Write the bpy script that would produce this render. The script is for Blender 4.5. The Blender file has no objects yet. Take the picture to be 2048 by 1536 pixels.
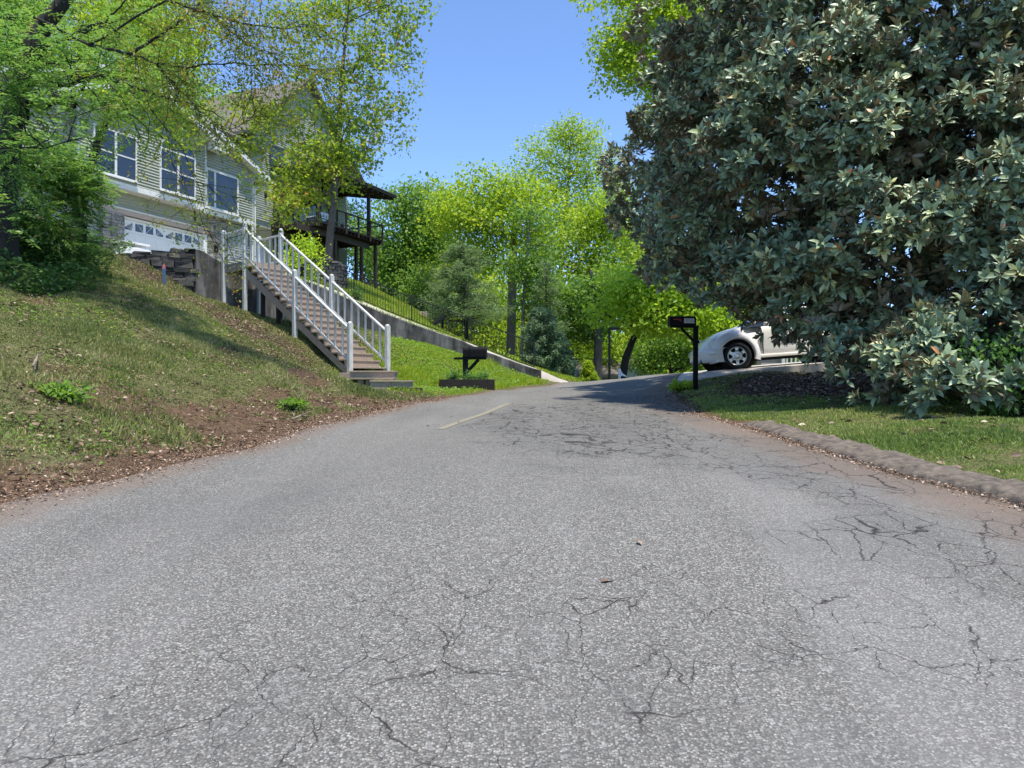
import bpy, math, random
import numpy as np
from mathutils import Vector, Matrix

R = math.radians
PI = math.pi
CZ = 1.4                       # eye height above the road under the camera
F = 1500.0                     # focal length in photo pixels (2048 wide)
scene = bpy.context.scene
COL = scene.collection
random.seed(7)


def P(px, py, d):
    """world point that the photo shows at pixel (px,py) when it is d metres away"""
    return Vector(((px - 1024.0) / F * d, d, CZ + (768.0 - py) / F * d))


# ------------------------------------------------------------------ tags
def tag(o, label=None, cat=None, group=None, kind=None):
    if label: o['label'] = label
    if cat: o['category'] = cat
    if group: o['group'] = group
    if kind: o['kind'] = kind
    return o


def empty(name, loc=(0, 0, 0), rot=(0, 0, 0), label=None, cat=None, group=None):
    o = bpy.data.objects.new(name, None)
    o.empty_display_size = 0.2
    o.location = loc
    o.rotation_euler = rot
    COL.objects.link(o)
    return tag(o, label, cat, group)


# ------------------------------------------------------------------ mesh builder
class MB:
    def __init__(s):
        s.v = []
        s.f = []

    def add(s, vs, fs):
        b = len(s.v)
        s.v += [tuple(p) for p in vs]
        s.f += [tuple(b + i for i in f) for f in fs]

    def box(s, x0, x1, y0, y1, z0, z1):
        s.add([(x0, y0, z0), (x1, y0, z0), (x1, y1, z0), (x0, y1, z0), (x0, y0, z1), (x1, y0, z1), (x1, y1, z1), (x0, y1, z1)],
              [(0, 3, 2, 1), (4, 5, 6, 7), (0, 1, 5, 4), (1, 2, 6, 5), (2, 3, 7, 6), (3, 0, 4, 7)])

    def obox(s, c, ax, ay, az):
        c, ax, ay, az = Vector(c), Vector(ax), Vector(ay), Vector(az)
        vs = [c + i * ax + j * ay + k * az for k in (-1, 1) for (i, j) in ((-1, -1), (1, -1), (1, 1), (-1, 1))]
        s.add(vs, [(0, 3, 2, 1), (4, 5, 6, 7), (0, 1, 5, 4), (1, 2, 6, 5), (2, 3, 7, 6), (3, 0, 4, 7)])

    def bar(s, p, q, w, h, up=(0, 0, 1)):
        p, q, up = Vector(p), Vector(q), Vector(up)
        d = (q - p)
        L = d.length
        d = d / L
        sx = d.cross(up)
        if sx.length < 1e-5: sx = d.cross(Vector((1, 0, 0)))
        sx.normalize()
        u = sx.cross(d)
        s.obox((p + q) / 2, d * L / 2, sx * w / 2, u * h / 2)

    def tube(s, pts, rad, n=8, cap=True):
        pts = [Vector(p) for p in pts]
        m = len(pts)
        if not hasattr(rad, '__len__'): rad = [rad] * m
        vs, fs = [], []
        ref = None
        for i, p in enumerate(pts):
            t = (pts[min(i + 1, m - 1)] - pts[max(i - 1, 0)])
            t = t.normalized() if t.length > 1e-9 else Vector((0, 0, 1))
            if ref is None: ref = Vector((1, 0, 0)) if abs(t.x) < .8 else Vector((0, 1, 0))
            a = (ref - t * ref.dot(t)).normalized()
            ref = a
            b = t.cross(a)
            for k in range(n):
                an = 2 * PI * k / n
                vs.append(p + (a * math.cos(an) + b * math.sin(an)) * rad[i])
        for i in range(m - 1):
            for k in range(n):
                fs.append((i * n + k, i * n + (k + 1) % n, (i + 1) * n + (k + 1) % n, (i + 1) * n + k))
        if cap:
            fs.append(tuple(range(n - 1, -1, -1)))
            fs.append(tuple((m - 1) * n + k for k in range(n)))
        s.add(vs, fs)

    def prism(s, pts, off):
        pts = [Vector(p) for p in pts]
        off = Vector(off)
        n = len(pts)
        fs = [tuple(range(n)), tuple(range(2 * n - 1, n - 1, -1))]
        fs += [(i, (i + 1) % n, n + (i + 1) % n, n + i) for i in range(n)]
        s.add(pts + [p + off for p in pts], fs)

    def grid(s, rows, closed=False):
        m, n = len(rows), len(rows[0])
        fs = []
        for i in range(m - 1):
            for k in range(n if closed else n - 1):
                fs.append((i * n + k, i * n + (k + 1) % n, (i + 1) * n + (k + 1) % n, (i + 1) * n + k))
        s.add([p for r in rows for p in r], fs)

    def lathe(s, prof, n=24, M=None):
        rows = []
        for (r, z) in prof:
            rows.append([(M @ Vector((r * math.cos(2 * PI * k / n), r * math.sin(2 * PI * k / n), z))) if M else
                         (r * math.cos(2 * PI * k / n), r * math.sin(2 * PI * k / n), z) for k in range(n)])
        s.grid(rows, True)

    def build(s, name, mat, parent=None, smooth=False, bevel=0.0, sub=0):
        me = bpy.data.meshes.new(name)
        me.from_pydata(s.v, [], s.f)
        me.update()
        if smooth:
            me.polygons.foreach_set('use_smooth', [True] * len(me.polygons))
        o = bpy.data.objects.new(name, me)
        me.materials.append(mat)
        COL.objects.link(o)
        if parent: o.parent = parent
        if bevel:
            b = o.modifiers.new('bevel', 'BEVEL')
            b.width = bevel
            b.segments = 2
            b.limit_method = 'ANGLE'
        if sub:
            q = o.modifiers.new('sub', 'SUBSURF')
            q.levels = sub
            q.render_levels = sub
        return o


def np_mesh(name, V, T, mat, parent=None, smooth=False, rnd=None, attrs=None):
    """triangle or quad soup from numpy arrays"""
    V = np.ascontiguousarray(V, dtype=np.float32)
    T = np.ascontiguousarray(T, dtype=np.int32)
    k = T.shape[1]
    me = bpy.data.meshes.new(name)
    me.vertices.add(len(V))
    me.vertices.foreach_set('co', V.ravel())
    me.loops.add(T.size)
    me.loops.foreach_set('vertex_index', T.ravel())
    me.polygons.add(len(T))
    me.polygons.foreach_set('loop_start', np.arange(0, T.size, k, dtype=np.int32))
    if smooth:
        me.polygons.foreach_set('use_smooth', np.ones(len(T), dtype=bool))
    me.update(calc_edges=True)
    if rnd is not None:
        a = me.attributes.new('rnd', 'FLOAT', 'FACE')
        a.data.foreach_set('value', np.ascontiguousarray(rnd, dtype=np.float32))
    for n_, val in (attrs or {}).items():
        a = me.attributes.new(n_, 'FLOAT', 'POINT')
        a.data.foreach_set('value', np.ascontiguousarray(val, dtype=np.float32))
    me.materials.append(mat)
    o = bpy.data.objects.new(name, me)
    COL.objects.link(o)
    if parent: o.parent = parent
    return o


# ------------------------------------------------------------------ materials
class NT:
    def __init__(s, name):
        s.m = bpy.data.materials.new(name)
        s.m.use_nodes = True
        s.t = s.m.node_tree
        s.t.nodes.clear()
        s.out = s.n('ShaderNodeOutputMaterial')

    def n(s, typ, **kw):
        nd = s.t.nodes.new(typ)
        for k, v in kw.items():
            if k.startswith('i_'):
                nd.inputs[k[2:].replace('_', ' ')].default_value = v
            else:
                setattr(nd, k, v)
        return nd

    def l(s, a, b):
        s.t.links.new(a, b)

    def coord(s):
        if not hasattr(s, '_c'): s._c = s.n('ShaderNodeTexCoord').outputs['Object']
        return s._c

    def val(s, op, a, b=None, c=None, clamp=False):
        nd = s.n('ShaderNodeMath', operation=op)
        nd.use_clamp = clamp
        for i, x in enumerate((a, b, c)):
            if x is None: continue
            if hasattr(x, 'links') or hasattr(x, 'is_linked'): s.l(x, nd.inputs[i])
            else: nd.inputs[i].default_value = x
        return nd.outputs[0]

    def noise(s, scale, detail=4, rough=.55, vec=None, dist=0.0, out='Fac'):
        nd = s.n('ShaderNodeTexNoise')
        nd.inputs['Scale'].default_value = scale
        nd.inputs['Detail'].default_value = detail
        nd.inputs['Roughness'].default_value = rough
        nd.inputs['Distortion'].default_value = dist
        s.l(vec or s.coord(), nd.inputs['Vector'])
        return nd.outputs[out]

    def stretch(s, sc):
        nd = s.n('ShaderNodeMapping')
        nd.inputs['Scale'].default_value = sc
        s.l(s.coord(), nd.inputs['Vector'])
        return nd.outputs[0]

    def ramp(s, fac, stops, interp='LINEAR'):
        nd = s.n('ShaderNodeValToRGB')
        cr = nd.color_ramp
        cr.interpolation = interp
        while len(cr.elements) < len(stops): cr.elements.new(0.5)
        for e, (p, c) in zip(cr.elements, stops):
            e.position = p
            e.color = tuple(c) + (1,) if len(c) == 3 else c
        s.l(fac, nd.inputs[0])
        return nd.outputs[0]

    def smooth(s, x, a, b):
        nd = s.n('ShaderNodeMapRange', interpolation_type='SMOOTHSTEP')
        s.l(x, nd.inputs['Value'])
        nd.inputs['From Min'].default_value = a
        nd.inputs['From Max'].default_value = b
        return nd.outputs[0]

    def mix(s, fac, a, b, blend='MIX'):
        nd = s.n('ShaderNodeMix', data_type='RGBA', blend_type=blend)
        for i, x in ((0, fac), (6, a), (7, b)):
            if isinstance(x, (int, float)): nd.inputs[i].default_value = x
            elif isinstance(x, tuple): nd.inputs[i].default_value = x + (1,) if len(x) == 3 else x
            else: s.l(x, nd.inputs[i])
        return nd.outputs[2]

    def attr(s, name):
        return s.n('ShaderNodeAttribute', attribute_name=name).outputs['Fac']

    def bsdf(s, color, rough=.7, metal=0.0, spec=.5, bump=None, bstr=.3, bdist=.02, coat=0.0):
        b = s.n('ShaderNodeBsdfPrincipled')
        if isinstance(color, tuple): b.inputs['Base Color'].default_value = color + (1,)
        else: s.l(color, b.inputs['Base Color'])
        if isinstance(rough, (int, float)): b.inputs['Roughness'].default_value = rough
        else: s.l(rough, b.inputs['Roughness'])
        b.inputs['Metallic'].default_value = metal
        b.inputs['Specular IOR Level'].default_value = spec
        b.inputs['Coat Weight'].default_value = coat
        b.inputs['Coat Roughness'].default_value = .06
        if bump is not None:
            bn = s.n('ShaderNodeBump')
            bn.inputs['Strength'].default_value = bstr
            bn.inputs['Distance'].default_value = bdist
            s.l(bump, bn.inputs['Height'])
            s.l(bn.outputs[0], b.inputs['Normal'])
        s.last = b
        return b.outputs[0]

    def done(s, sh):
        s.l(sh, s.out.inputs['Surface'])
        return s.m


def simple(name, c1, c2=None, scale=6.0, rough=.7, bump=0.0, spec=.4, metal=0.0, coat=0.0, stretch=None, detail=5):
    t = NT(name)
    if c2 is None: c2 = tuple(x * .8 for x in c1)
    vec = t.stretch(stretch) if stretch else None
    nz = t.noise(scale, detail, .6, vec)
    col = t.ramp(nz, [(.3, c2), (.7, c1)])
    return t.done(t.bsdf(col, rough, metal, spec, nz if bump else None, bump, .02, coat))


def leaf_mat(name, cols, trans=.4, rough=.45, spec=.35, under=None, tcol=None):
    t = NT(name)
    rn = t.attr('rnd')
    k_ = 1.85 if name.startswith('magnolia') else 1.15
    cols = [(p, tuple(min(.62, c * k_) for c in q)) for p, q in cols]
    col = t.ramp(rn, cols)
    if under:
        g = t.n('ShaderNodeNewGeometry')
        col = t.mix(g.outputs['Backfacing'], col, under)
    b = t.bsdf(col, rough, 0, spec)
    if trans <= 0: return t.done(b)
    tr = t.n('ShaderNodeBsdfTranslucent')
    if tcol:
        tc = t.mix(1.0, col, tcol, 'MULTIPLY')
        t.l(tc, tr.inputs['Color'])
    else:
        t.l(col, tr.inputs['Color'])
    mx = t.n('ShaderNodeMixShader')
    mx.inputs[0].default_value = trans
    t.l(b, mx.inputs[1])
    t.l(tr.outputs[0], mx.inputs[2])
    return t.done(mx.outputs[0])


M = {}
M['white_paint'] = simple('aged_white_paint', (.66, .67, .64), (.42, .43, .39), 5, .55, .05, stretch=(4, 4, 1))
M['trim'] = simple('white_trim', (.78, .79, .77), (.66, .67, .64), 3, .5)
M['tread'] = simple('weathered_tan_boards', (.44, .35, .27), (.27, .21, .16), 5, .8, .15, stretch=(3, 3, 12))
M['dark_post'] = simple('dark_wood', (.035, .028, .024), (.02, .016, .014), 6, .7, .1)
M['deck_wood'] = simple('dark_stained_deck', (.06, .042, .038), (.03, .022, .02), 5, .55, .1, stretch=(2, 2, 10))
M['black'] = simple('black_paint', (.009, .009, .009), (.006, .006, .006), 8, .6, spec=.15)
M['black_metal'] = simple('black_iron', (.012, .012, .012), (.008, .008, .008), 20, .5)
M['siding'] = simple('sage_green_vinyl', (.41, .43, .35), (.35, .37, .30), 1.2, .55, 0)
M['siding_blue'] = simple('pale_blue_green_siding', (.45, .55, .52), (.38, .48, .45), 2, .6)
M['soffit'] = simple('white_soffit', (.66, .67, .65), (.58, .59, .57), 3, .6)
M['roof'] = simple('grey_brown_shingle', (.20, .175, .15), (.10, .09, .08), 9, .9, .4, stretch=(1, 1, 3))
M['garage'] = simple('white_door_panel', (.80, .82, .82), (.74, .76, .76), 1.5, .4)
M['lintel'] = simple('pinkish_lintel', (.52, .43, .37), (.42, .34, .3), 6, .8, .2)
M['concrete'] = simple('driveway_concrete', (.52, .48, .42), (.38, .35, .30), 2.2, .85, .15, detail=8)
M['bark'] = simple('grey_bark', (.13, .115, .10), (.05, .045, .04), 9, .9, .8, stretch=(3, 3, .6))
M['bark_dark'] = simple('dark_bark', (.040, .035, .030), (.016, .014, .013), 9, .9, .8, stretch=(3, 3, .6))
M['bark_pale'] = simple('pale_bark', (.22, .20, .17), (.10, .09, .08), 7, .9, .6, stretch=(3, 3, .6))
M['car'] = simple('pearl_white_paint', (.78, .75, .70), (.74, .71, .66), 1, .22, 0, .5, coat=.6)
M['tyre'] = simple('black_rubber', (.012, .012, .013), (.008, .008, .008), 20, .6)
M['rim'] = simple('silver_alloy', (.62, .62, .61), (.55, .55, .54), 4, .3, metal=.6)
M['car_glass'] = simple('tinted_glass', (.02, .025, .028), (.015, .02, .022), 1, .04, spec=.8)
M['lamp_glass'] = simple('clear_lamp_cover', (.72, .70, .62), (.65, .64, .56), 6, .08, spec=.8, coat=.5)
M['chrome_white'] = simple('white_plastic', (.8, .8, .8), (.74, .74, .74), 3, .35)
M['red'] = simple('faded_red_paint', (.36, .03, .025), (.22, .02, .02), 10, .5)
M['plate'] = simple('pale_plate', (.62, .62, .58), (.52, .52, .5), 12, .5)
M['grey_mark'] = simple('grey_lettering', (.30, .30, .29), (.25, .25, .24), 10, .6)
M['blue'] = simple('blue_stake_paint', (.10, .19, .34), (.07, .13, .25), 8, .6)
M['pink'] = simple('pink_stake_tip', (.65, .22, .28), (.5, .17, .2), 8, .6)
M['timber'] = simple('dark_timber', (.030, .024, .020), (.014, .011, .010), 8, .85, .3, stretch=(1, 4, 4))
M['twig'] = simple('dry_stick', (.30, .24, .18), (.18, .14, .10), 10, .9)
M['white_cloth'] = simple('white_sling', (.75, .77, .8), (.65, .67, .7), 3, .7)
M['lamp_dark'] = simple('lantern_metal', (.015, .015, .016), (.01, .01, .01), 10, .4)
M['olive'] = simple('olive_wall', (.17, .18, .12), (.14, .15, .10), 2, .7)


def mat_glass():
    t = NT('window_pane')
    nz = t.noise(1.1, 2, .5)
    b = t.bsdf((.016, .020, .024), .03, 0, .45, nz, .02, .05)
    gl = t.n('ShaderNodeBsdfGlossy')
    gl.inputs['Color'].default_value = (.8, .85, .9, 1)
    gl.inputs['Roughness'].default_value = .02
    mx = t.n('ShaderNodeMixShader')
    mx.inputs[0].default_value = .06
    t.l(b, mx.inputs[1])
    t.l(gl.outputs[0], mx.inputs[2])
    return t.done(mx.outputs[0])


M['glass'] = mat_glass()


def mat_concrete_wall():
    t = NT('stained_concrete')
    v = t.stretch((1.6, 1.6, .35))
    st = t.noise(1.7, 6, .65, v)
    n2 = t.noise(5, 6, .6)
    col = t.ramp(st, [(.36, (.030, .030, .029)), (.50, (.085, .083, .078)), (.60, (.17, .166, .155)), (.74, (.30, .29, .27))])
    col = t.mix(t.val('MULTIPLY', t.smooth(n2, .35, .75), .35), col, (.20, .18, .155))
    # block joints of the poured/laid courses
    br = t.n('ShaderNodeTexBrick')
    br.inputs['Scale'].default_value = 1.0
    br.inputs['Brick Width'].default_value = .8
    br.inputs['Row Height'].default_value = .3
    br.inputs['Mortar Size'].default_value = .01
    br.inputs['Mortar Smooth'].default_value = .6
    mp = t.n('ShaderNodeMapping')
    mp.inputs['Rotation'].default_value = (R(90), 0, 0)
    t.l(t.coord(), mp.inputs[0])
    t.l(mp.outputs[0], br.inputs['Vector'])
    col = t.mix(t.val('MULTIPLY', br.outputs['Fac'], .35), col, (.05, .048, .044))
    return t.done(t.bsdf(col, .9, 0, .2, n2, .35, .02))


M['wall_concrete'] = mat_concrete_wall()


def mat_stone(name, c1, c2, c3, scale=2.0):
    t = NT(name)
    g = t.attr('rnd')
    n1 = t.noise(6, 6, .65)
    col = t.ramp(g, [(0, c1), (.5, c2), (1, c3)])
    col = t.mix(t.smooth(n1, .35, .7), col, t.mix(.6, col, (.03, .03, .03)))
    return t.done(t.bsdf(col, .9, 0, .2, n1, .5, .03))


M['stone_dark'] = mat_stone('dark_ledge_stone', (.045, .045, .043), (.085, .082, .076), (.145, .135, .12))
M['stone_mid'] = mat_stone('weathered_field_stone', (.07, .066, .06), (.13, .122, .11), (.22, .20, .18))
M['stone_pale'] = mat_stone('pale_ledge_stone', (.20, .19, .18), (.34, .32, .30), (.45, .42, .40))


def mat_asphalt():
    t = NT('old_asphalt')
    c = t.coord()
    vo = t.n('ShaderNodeTexVoronoi', feature='F1')
    vo.inputs['Scale'].default_value = 118
    t.l(c, vo.inputs['Vector'])
    sep = t.n('ShaderNodeSeparateColor')
    t.l(vo.outputs['Color'], sep.inputs[0])
    chip = t.ramp(sep.outputs[0], [(0, (.106, .103, .092)), (.4, (.166, .161, .145)), (.78, (.228, .221, .200)), (1, (.38, .37, .34))])
    # dark binder between the chips
    col = t.mix(t.smooth(vo.outputs['Distance'], .40, .72), chip, (.088, .086, .08))
    vo2 = t.n('ShaderNodeTexVoronoi', feature='F1')
    vo2.inputs['Scale'].default_value = 62
    t.l(c, vo2.inputs['Vector'])
    sep2 = t.n('ShaderNodeSeparateColor')
    t.l(vo2.outputs['Color'], sep2.inputs[0])
    col = t.mix(t.smooth(sep2.outputs[1], .90, .99), col, t.mix(.4, col, (.34, .335, .325)))
    big = t.noise(.55, 5, .6)
    col = t.mix(t.smooth(big, .42, .72), col, t.mix(.35, col, (.10, .099, .096)))
    big2 = t.noise(1.6, 5, .6)
    col = t.mix(t.smooth(big2, .55, .8), col, t.mix(.3, col, (.235, .23, .22)))
    # lengthwise wheel wear
    wr = t.noise(1.3, 3, .5, t.stretch((1.0, .08, 1)))
    col = t.mix(t.smooth(wr, .45, .75), col, t.mix(.3, col, (.235, .23, .22)))
    # red soil washed over the gutters
    e = t.attr('edge')
    ed = t.smooth(t.val('ADD', e, t.val('MULTIPLY', t.noise(2.6, 5, .65), .7)), .72, 1.35)
    col = t.mix(t.val('MULTIPLY', ed, .7), col, (.16, .115, .085))
    # cracks
    dn = t.noise(4.2, 4, .6, out='Color')
    vm = t.n('ShaderNodeVectorMath', operation='MULTIPLY_ADD')
    t.l(dn, vm.inputs[0])
    vm.inputs[1].default_value = (.22, .22, .0)
    t.l(c, vm.inputs[2])
    fl = t.n('ShaderNodeVectorMath', operation='MULTIPLY')
    t.l(vm.outputs[0], fl.inputs[0])
    fl.inputs[1].default_value = (1, .62, 0)

    def crack(scale, width):
        vd = t.n('ShaderNodeTexVoronoi', feature='DISTANCE_TO_EDGE')
        vd.inputs['Scale'].default_value = scale
        t.l(fl.outputs[0], vd.inputs['Vector'])
        wn = t.noise(3.0, 3, .6)
        w = t.val('MULTIPLY', t.val('MULTIPLY', wn, wn), width * scale * 4)
        return t.val('SUBTRACT', 1.0, t.val('DIVIDE', vd.outputs[0], w), clamp=True)

    def blob(cx, cy, rx, ry):
        a = t.n('ShaderNodeVectorMath', operation='SUBTRACT')
        t.l(c, a.inputs[0])
        a.inputs[1].default_value = (cx, cy, 0)
        b = t.n('ShaderNodeVectorMath', operation='MULTIPLY')
        t.l(a.outputs[0], b.inputs[0])
        b.inputs[1].default_value = (1 / rx, 1 / ry, 0)
        ln = t.n('ShaderNodeVectorMath', operation='LENGTH')
        t.l(b.outputs[0], ln.inputs[0])
        nz = t.noise(1.4, 3, .6)
        return t.val('SUBTRACT', 1.0, t.smooth(t.val('ADD', ln.outputs['Value'], t.val('MULTIPLY', t.val('SUBTRACT', nz, .5), 1.1)), .7, 1.15))

    def mx(*a):
        r = a[0]
        for b in a[1:]: r = t.val('MAXIMUM', r, b)
        return r
    m1 = mx(blob(.95, 9.6, 1.35, 4.0), blob(2.3, 13.5, 1.3, 3.5), blob(2.35, 6.6, .75, 2.2), blob(2.55, 3.9, 1.1, .75))
    m2 = mx(blob(-.75, 2.35, .9, .75), blob(.2, 3.0, 1.0, .8), blob(1.6, 3.0, 1.0, .5))
    gate = t.smooth(t.noise(2.3, 3, .6), .36, .50)
    gate2 = t.smooth(t.noise(1.7, 3, .6), .42, .54)
    c1 = t.val('MULTIPLY', t.val('MULTIPLY', crack(4.6, .0045), m1), gate)
    c3 = t.val('MULTIPLY', crack(1.9, .0040), m1)
    ma = mx(blob(1.0, 10.0, 1.5, 4.2), blob(2.4, 14.0, 1.3, 3.0))
    c3 = t.val('MAXIMUM', c3, t.val('MULTIPLY', t.val('MULTIPLY', crack(4.2, .0085), ma), t.smooth(t.noise(1.1, 3, .6), .34, .5)))
    c2 = t.val('MAXIMUM', t.val('MULTIPLY', t.val('MULTIPLY', crack(2.3, .0024), m2), gate2), t.val('MULTIPLY', t.val('MULTIPLY', crack(5.0, .0017), m2), gate))
    ck = t.val('MULTIPLY', mx(c1, c3, c2), 1.25, clamp=True)
    col = t.mix(t.val('MULTIPLY', m1, .22), col, (.085, .083, .08))
    col = t.mix(ck, col, (.030, .028, .026))
    h = t.val('SUBTRACT', t.val('MULTIPLY', sep.outputs[0], .6), t.val('MULTIPLY', vo.outputs['Distance'], .9))
    h = t.val('SUBTRACT', h, t.val('MULTIPLY', ck, 1.5))
    return t.done(t.bsdf(col, .88, 0, .25, h, .40, .005))


M['asphalt'] = mat_asphalt()


def mat_ground():
    t = NT('bank_soil')
    d = t.attr('dirt')
    li = t.attr('litter')
    n1 = t.noise(1.3, 6, .62)
    n2 = t.noise(9, 6, .7)
    n3 = t.noise(45, 4, .7)
    green = t.ramp(n2, [(.25, (.075, .075, .032)), (.5, (.15, .155, .06)), (.75, (.25, .24, .11))])
    dirt = t.ramp(n2, [(.2, (.070, .046, .030)), (.5, (.155, .098, .060)), (.8, (.27, .18, .12))])
    lit = t.ramp(n3, [(.3, (.045, .032, .023)), (.55, (.13, .09, .06)), (.75, (.30, .23, .17))])
    f = t.smooth(t.val('ADD', d, t.val('MULTIPLY', t.val('SUBTRACT', n1, .5), .8)), .35, .65)
    col = t.mix(f, green, dirt)
    g = t.smooth(t.val('ADD', li, t.val('MULTIPLY', t.val('SUBTRACT', n1, .5), .7)), .35, .65)
    col = t.mix(g, col, lit)
    col = t.mix(t.smooth(n3, .42, .62), t.mix(.62, col, (.03, .022, .014)), col)
    h = t.val('ADD', t.val('MULTIPLY', n2, .6), t.val('MULTIPLY', n3, .4))
    return t.done(t.bsdf(col, .95, 0, .15, h, .9, .05))


M['ground'] = mat_ground()
M['curb'] = simple('old_asphalt_berm', (.20, .165, .13), (.05, .043, .036), 13, .95, 1.0, detail=10)
M['curb_dark'] = simple('asphalt_patch', (.07, .07, .072), (.03, .03, .03), 30, .85, .6, detail=6)


def mat_marking():
    t = NT('worn_yellow_paint')
    n = t.noise(30, 5, .7)
    col = t.ramp(n, [(.38, (.165, .158, .14)), (.58, (.27, .245, .16)), (.85, (.36, .315, .18))])
    return t.done(t.bsdf(col, .8, 0, .3))


M['marking'] = mat_marking()

# foliage
M['lf_maple'] = leaf_mat('maple_leaf', [(0, (.10, .17, .025)), (.45, (.20, .30, .03)), (.8, (.33, .38, .04)), (.97, (.42, .36, .07)), (1, (.30, .16, .07))], .5, tcol=(1.5, 1.5, .9))
M['lf_lime'] = leaf_mat('lime_leaf', [(0, (.16, .27, .03)), (.5, (.27, .40, .035)), (1, (.40, .48, .055))], .5, tcol=(1.5, 1.4, .8))
M['lf_bright'] = leaf_mat('bright_maple_leaf', [(0, (.20, .33, .025)), (.5, (.30, .45, .035)), (1, (.44, .54, .07))], .5, tcol=(1.5, 1.4, .8))
M['lf_mid'] = leaf_mat('mid_green_leaf', [(0, (.09, .18, .04)), (.5, (.15, .27, .05)), (1, (.24, .36, .06))], .5, tcol=(1.4, 1.4, .8))
M['lf_dark'] = leaf_mat('deep_green_leaf', [(0, (.05, .11, .03)), (.5, (.08, .17, .04)), (1, (.14, .24, .05))], .4)
M['lf_shade'] = leaf_mat('shade_leaf', [(0, (.09, .18, .06)), (.5, (.16, .28, .08)), (.9, (.25, .37, .10)), (1, (.25, .17, .12))], .45, tcol=(1.3, 1.4, .8))
M['lf_hemlock'] = leaf_mat('hemlock_needles', [(0, (.13, .21, .08)), (.5, (.20, .30, .11)), (1, (.29, .38, .15))], .45)
M['lf_blue'] = leaf_mat('blue_green_needles', [(0, (.09, .16, .085)), (.5, (.16, .25, .125)), (1, (.24, .33, .16))], .3)
M['lf_sparse'] = leaf_mat('young_oak_leaf', [(0, (.12, .19, .03)), (.5, (.20, .25, .04)), (.85, (.28, .28, .05)), (1, (.32, .19, .08))], .5, tcol=(1.5, 1.4, .8))
M['lf_magnolia'] = leaf_mat('magnolia_leaf', [(0, (.075, .11, .065)), (.5, (.135, .18, .10)), (.8, (.21, .255, .135)), (.93, (.30, .33, .16)), (.955, (.30, .25, .09)), (1, (.30, .13, .055))], .08, .42, .5, under=(.20, .17, .105))
M['lf_shrub'] = leaf_mat('shrub_leaf', [(0, (.05, .13, .03)), (.5, (.10, .22, .045)), (1, (.17, .31, .06))], .4)
M['grass_bank'] = leaf_mat('bank_grass_blade', [(0, (.12, .15, .045)), (.5, (.24, .27, .08)), (.82, (.37, .36, .13)), (1, (.50, .43, .26))], .4)
M['grass_lush'] = leaf_mat('lush_grass_blade', [(0, (.15, .24, .02)), (.5, (.29, .39, .03)), (.85, (.43, .47, .06)), (1, (.50, .46, .18))], .5, tcol=(1.4, 1.4, .8))
M['grass_yard'] = leaf_mat('yard_grass_blade', [(0, (.10, .16, .035)), (.5, (.20, .28, .06)), (.85, (.34, .37, .10)), (1, (.46, .42, .22))], .4)
M['litter'] = leaf_mat('dead_leaf', [(0, (.06, .036, .026)), (.4, (.17, .10, .065)), (.7, (.32, .23, .16)), (.93, (.48, .40, .31)), (1, (.34, .13, .06))], .0, .6)

# ------------------------------------------------------------------ noise in numpy
def vnoise(x, y, s, seed):
    r = np.random.default_rng(seed)
    tab = r.random((256, 256))
    u, v = np.asarray(x) * s + 1000.0, np.asarray(y) * s + 1000.0
    i, j = np.floor(u).astype(int), np.floor(v).astype(int)
    fu, fv = u - i, v - j
    fu, fv = fu * fu * (3 - 2 * fu), fv * fv * (3 - 2 * fv)
    g = lambda a, b: tab[a % 256, b % 256]
    return (g(i, j) * (1 - fu) + g(i + 1, j) * fu) * (1 - fv) + (g(i, j + 1) * (1 - fu) + g(i + 1, j + 1) * fu) * fv


def fbm(x, y, s, seed, o=4):
    t, a, n = 0.0, 1.0, 0.0
    for k in range(o):
        t = t + a * vnoise(x, y, s * 2 ** k, seed + k)
        n += a
        a *= .5
    return t / n


def sstep(x, a, b):
    t = np.clip((np.asarray(x) - a) / (b - a), 0, 1)
    return t * t * (3 - 2 * t)


# ------------------------------------------------------------------ terrain surfaces
class TPS:
    def __init__(s, pts, lam=.002):
        A = np.array([(p[0], p[1]) for p in pts], float)
        h = np.array([p[2] for p in pts], float)
        n = len(A)
        K = s.k(A[:, None, :] - A[None, :, :]) + lam * np.eye(n)
        Q = np.hstack([np.ones((n, 1)), A])
        L = np.zeros((n + 3, n + 3))
        L[:n, :n], L[:n, n:], L[n:, :n] = K, Q, Q.T
        s.w = np.linalg.solve(L, np.concatenate([h, np.zeros(3)]))
        s.A = A

    @staticmethod
    def k(d):
        r2 = (d ** 2).sum(-1)
        return np.where(r2 > 1e-12, .5 * r2 * np.log(np.maximum(r2, 1e-12)), 0)

    def __call__(s, x, y):
        x, y = np.broadcast_arrays(np.asarray(x, float), np.asarray(y, float))
        sh = x.shape
        q = np.stack([x.ravel(), y.ravel()], -1)
        out = np.empty(len(q))
        n = len(s.A)
        for i in range(0, len(q), 20000):
            c = q[i:i + 20000]
            out[i:i + 20000] = s.k(c[:, None, :] - s.A[None]) @ s.w[:n] + s.w[n] + c @ s.w[n + 1:]
        return out.reshape(sh)


def pxs(L):
    return [tuple(P(*a)) for a in L]


def rel(L):
    return [(x, y, h + CZ) for (x, y, h) in L]


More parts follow.
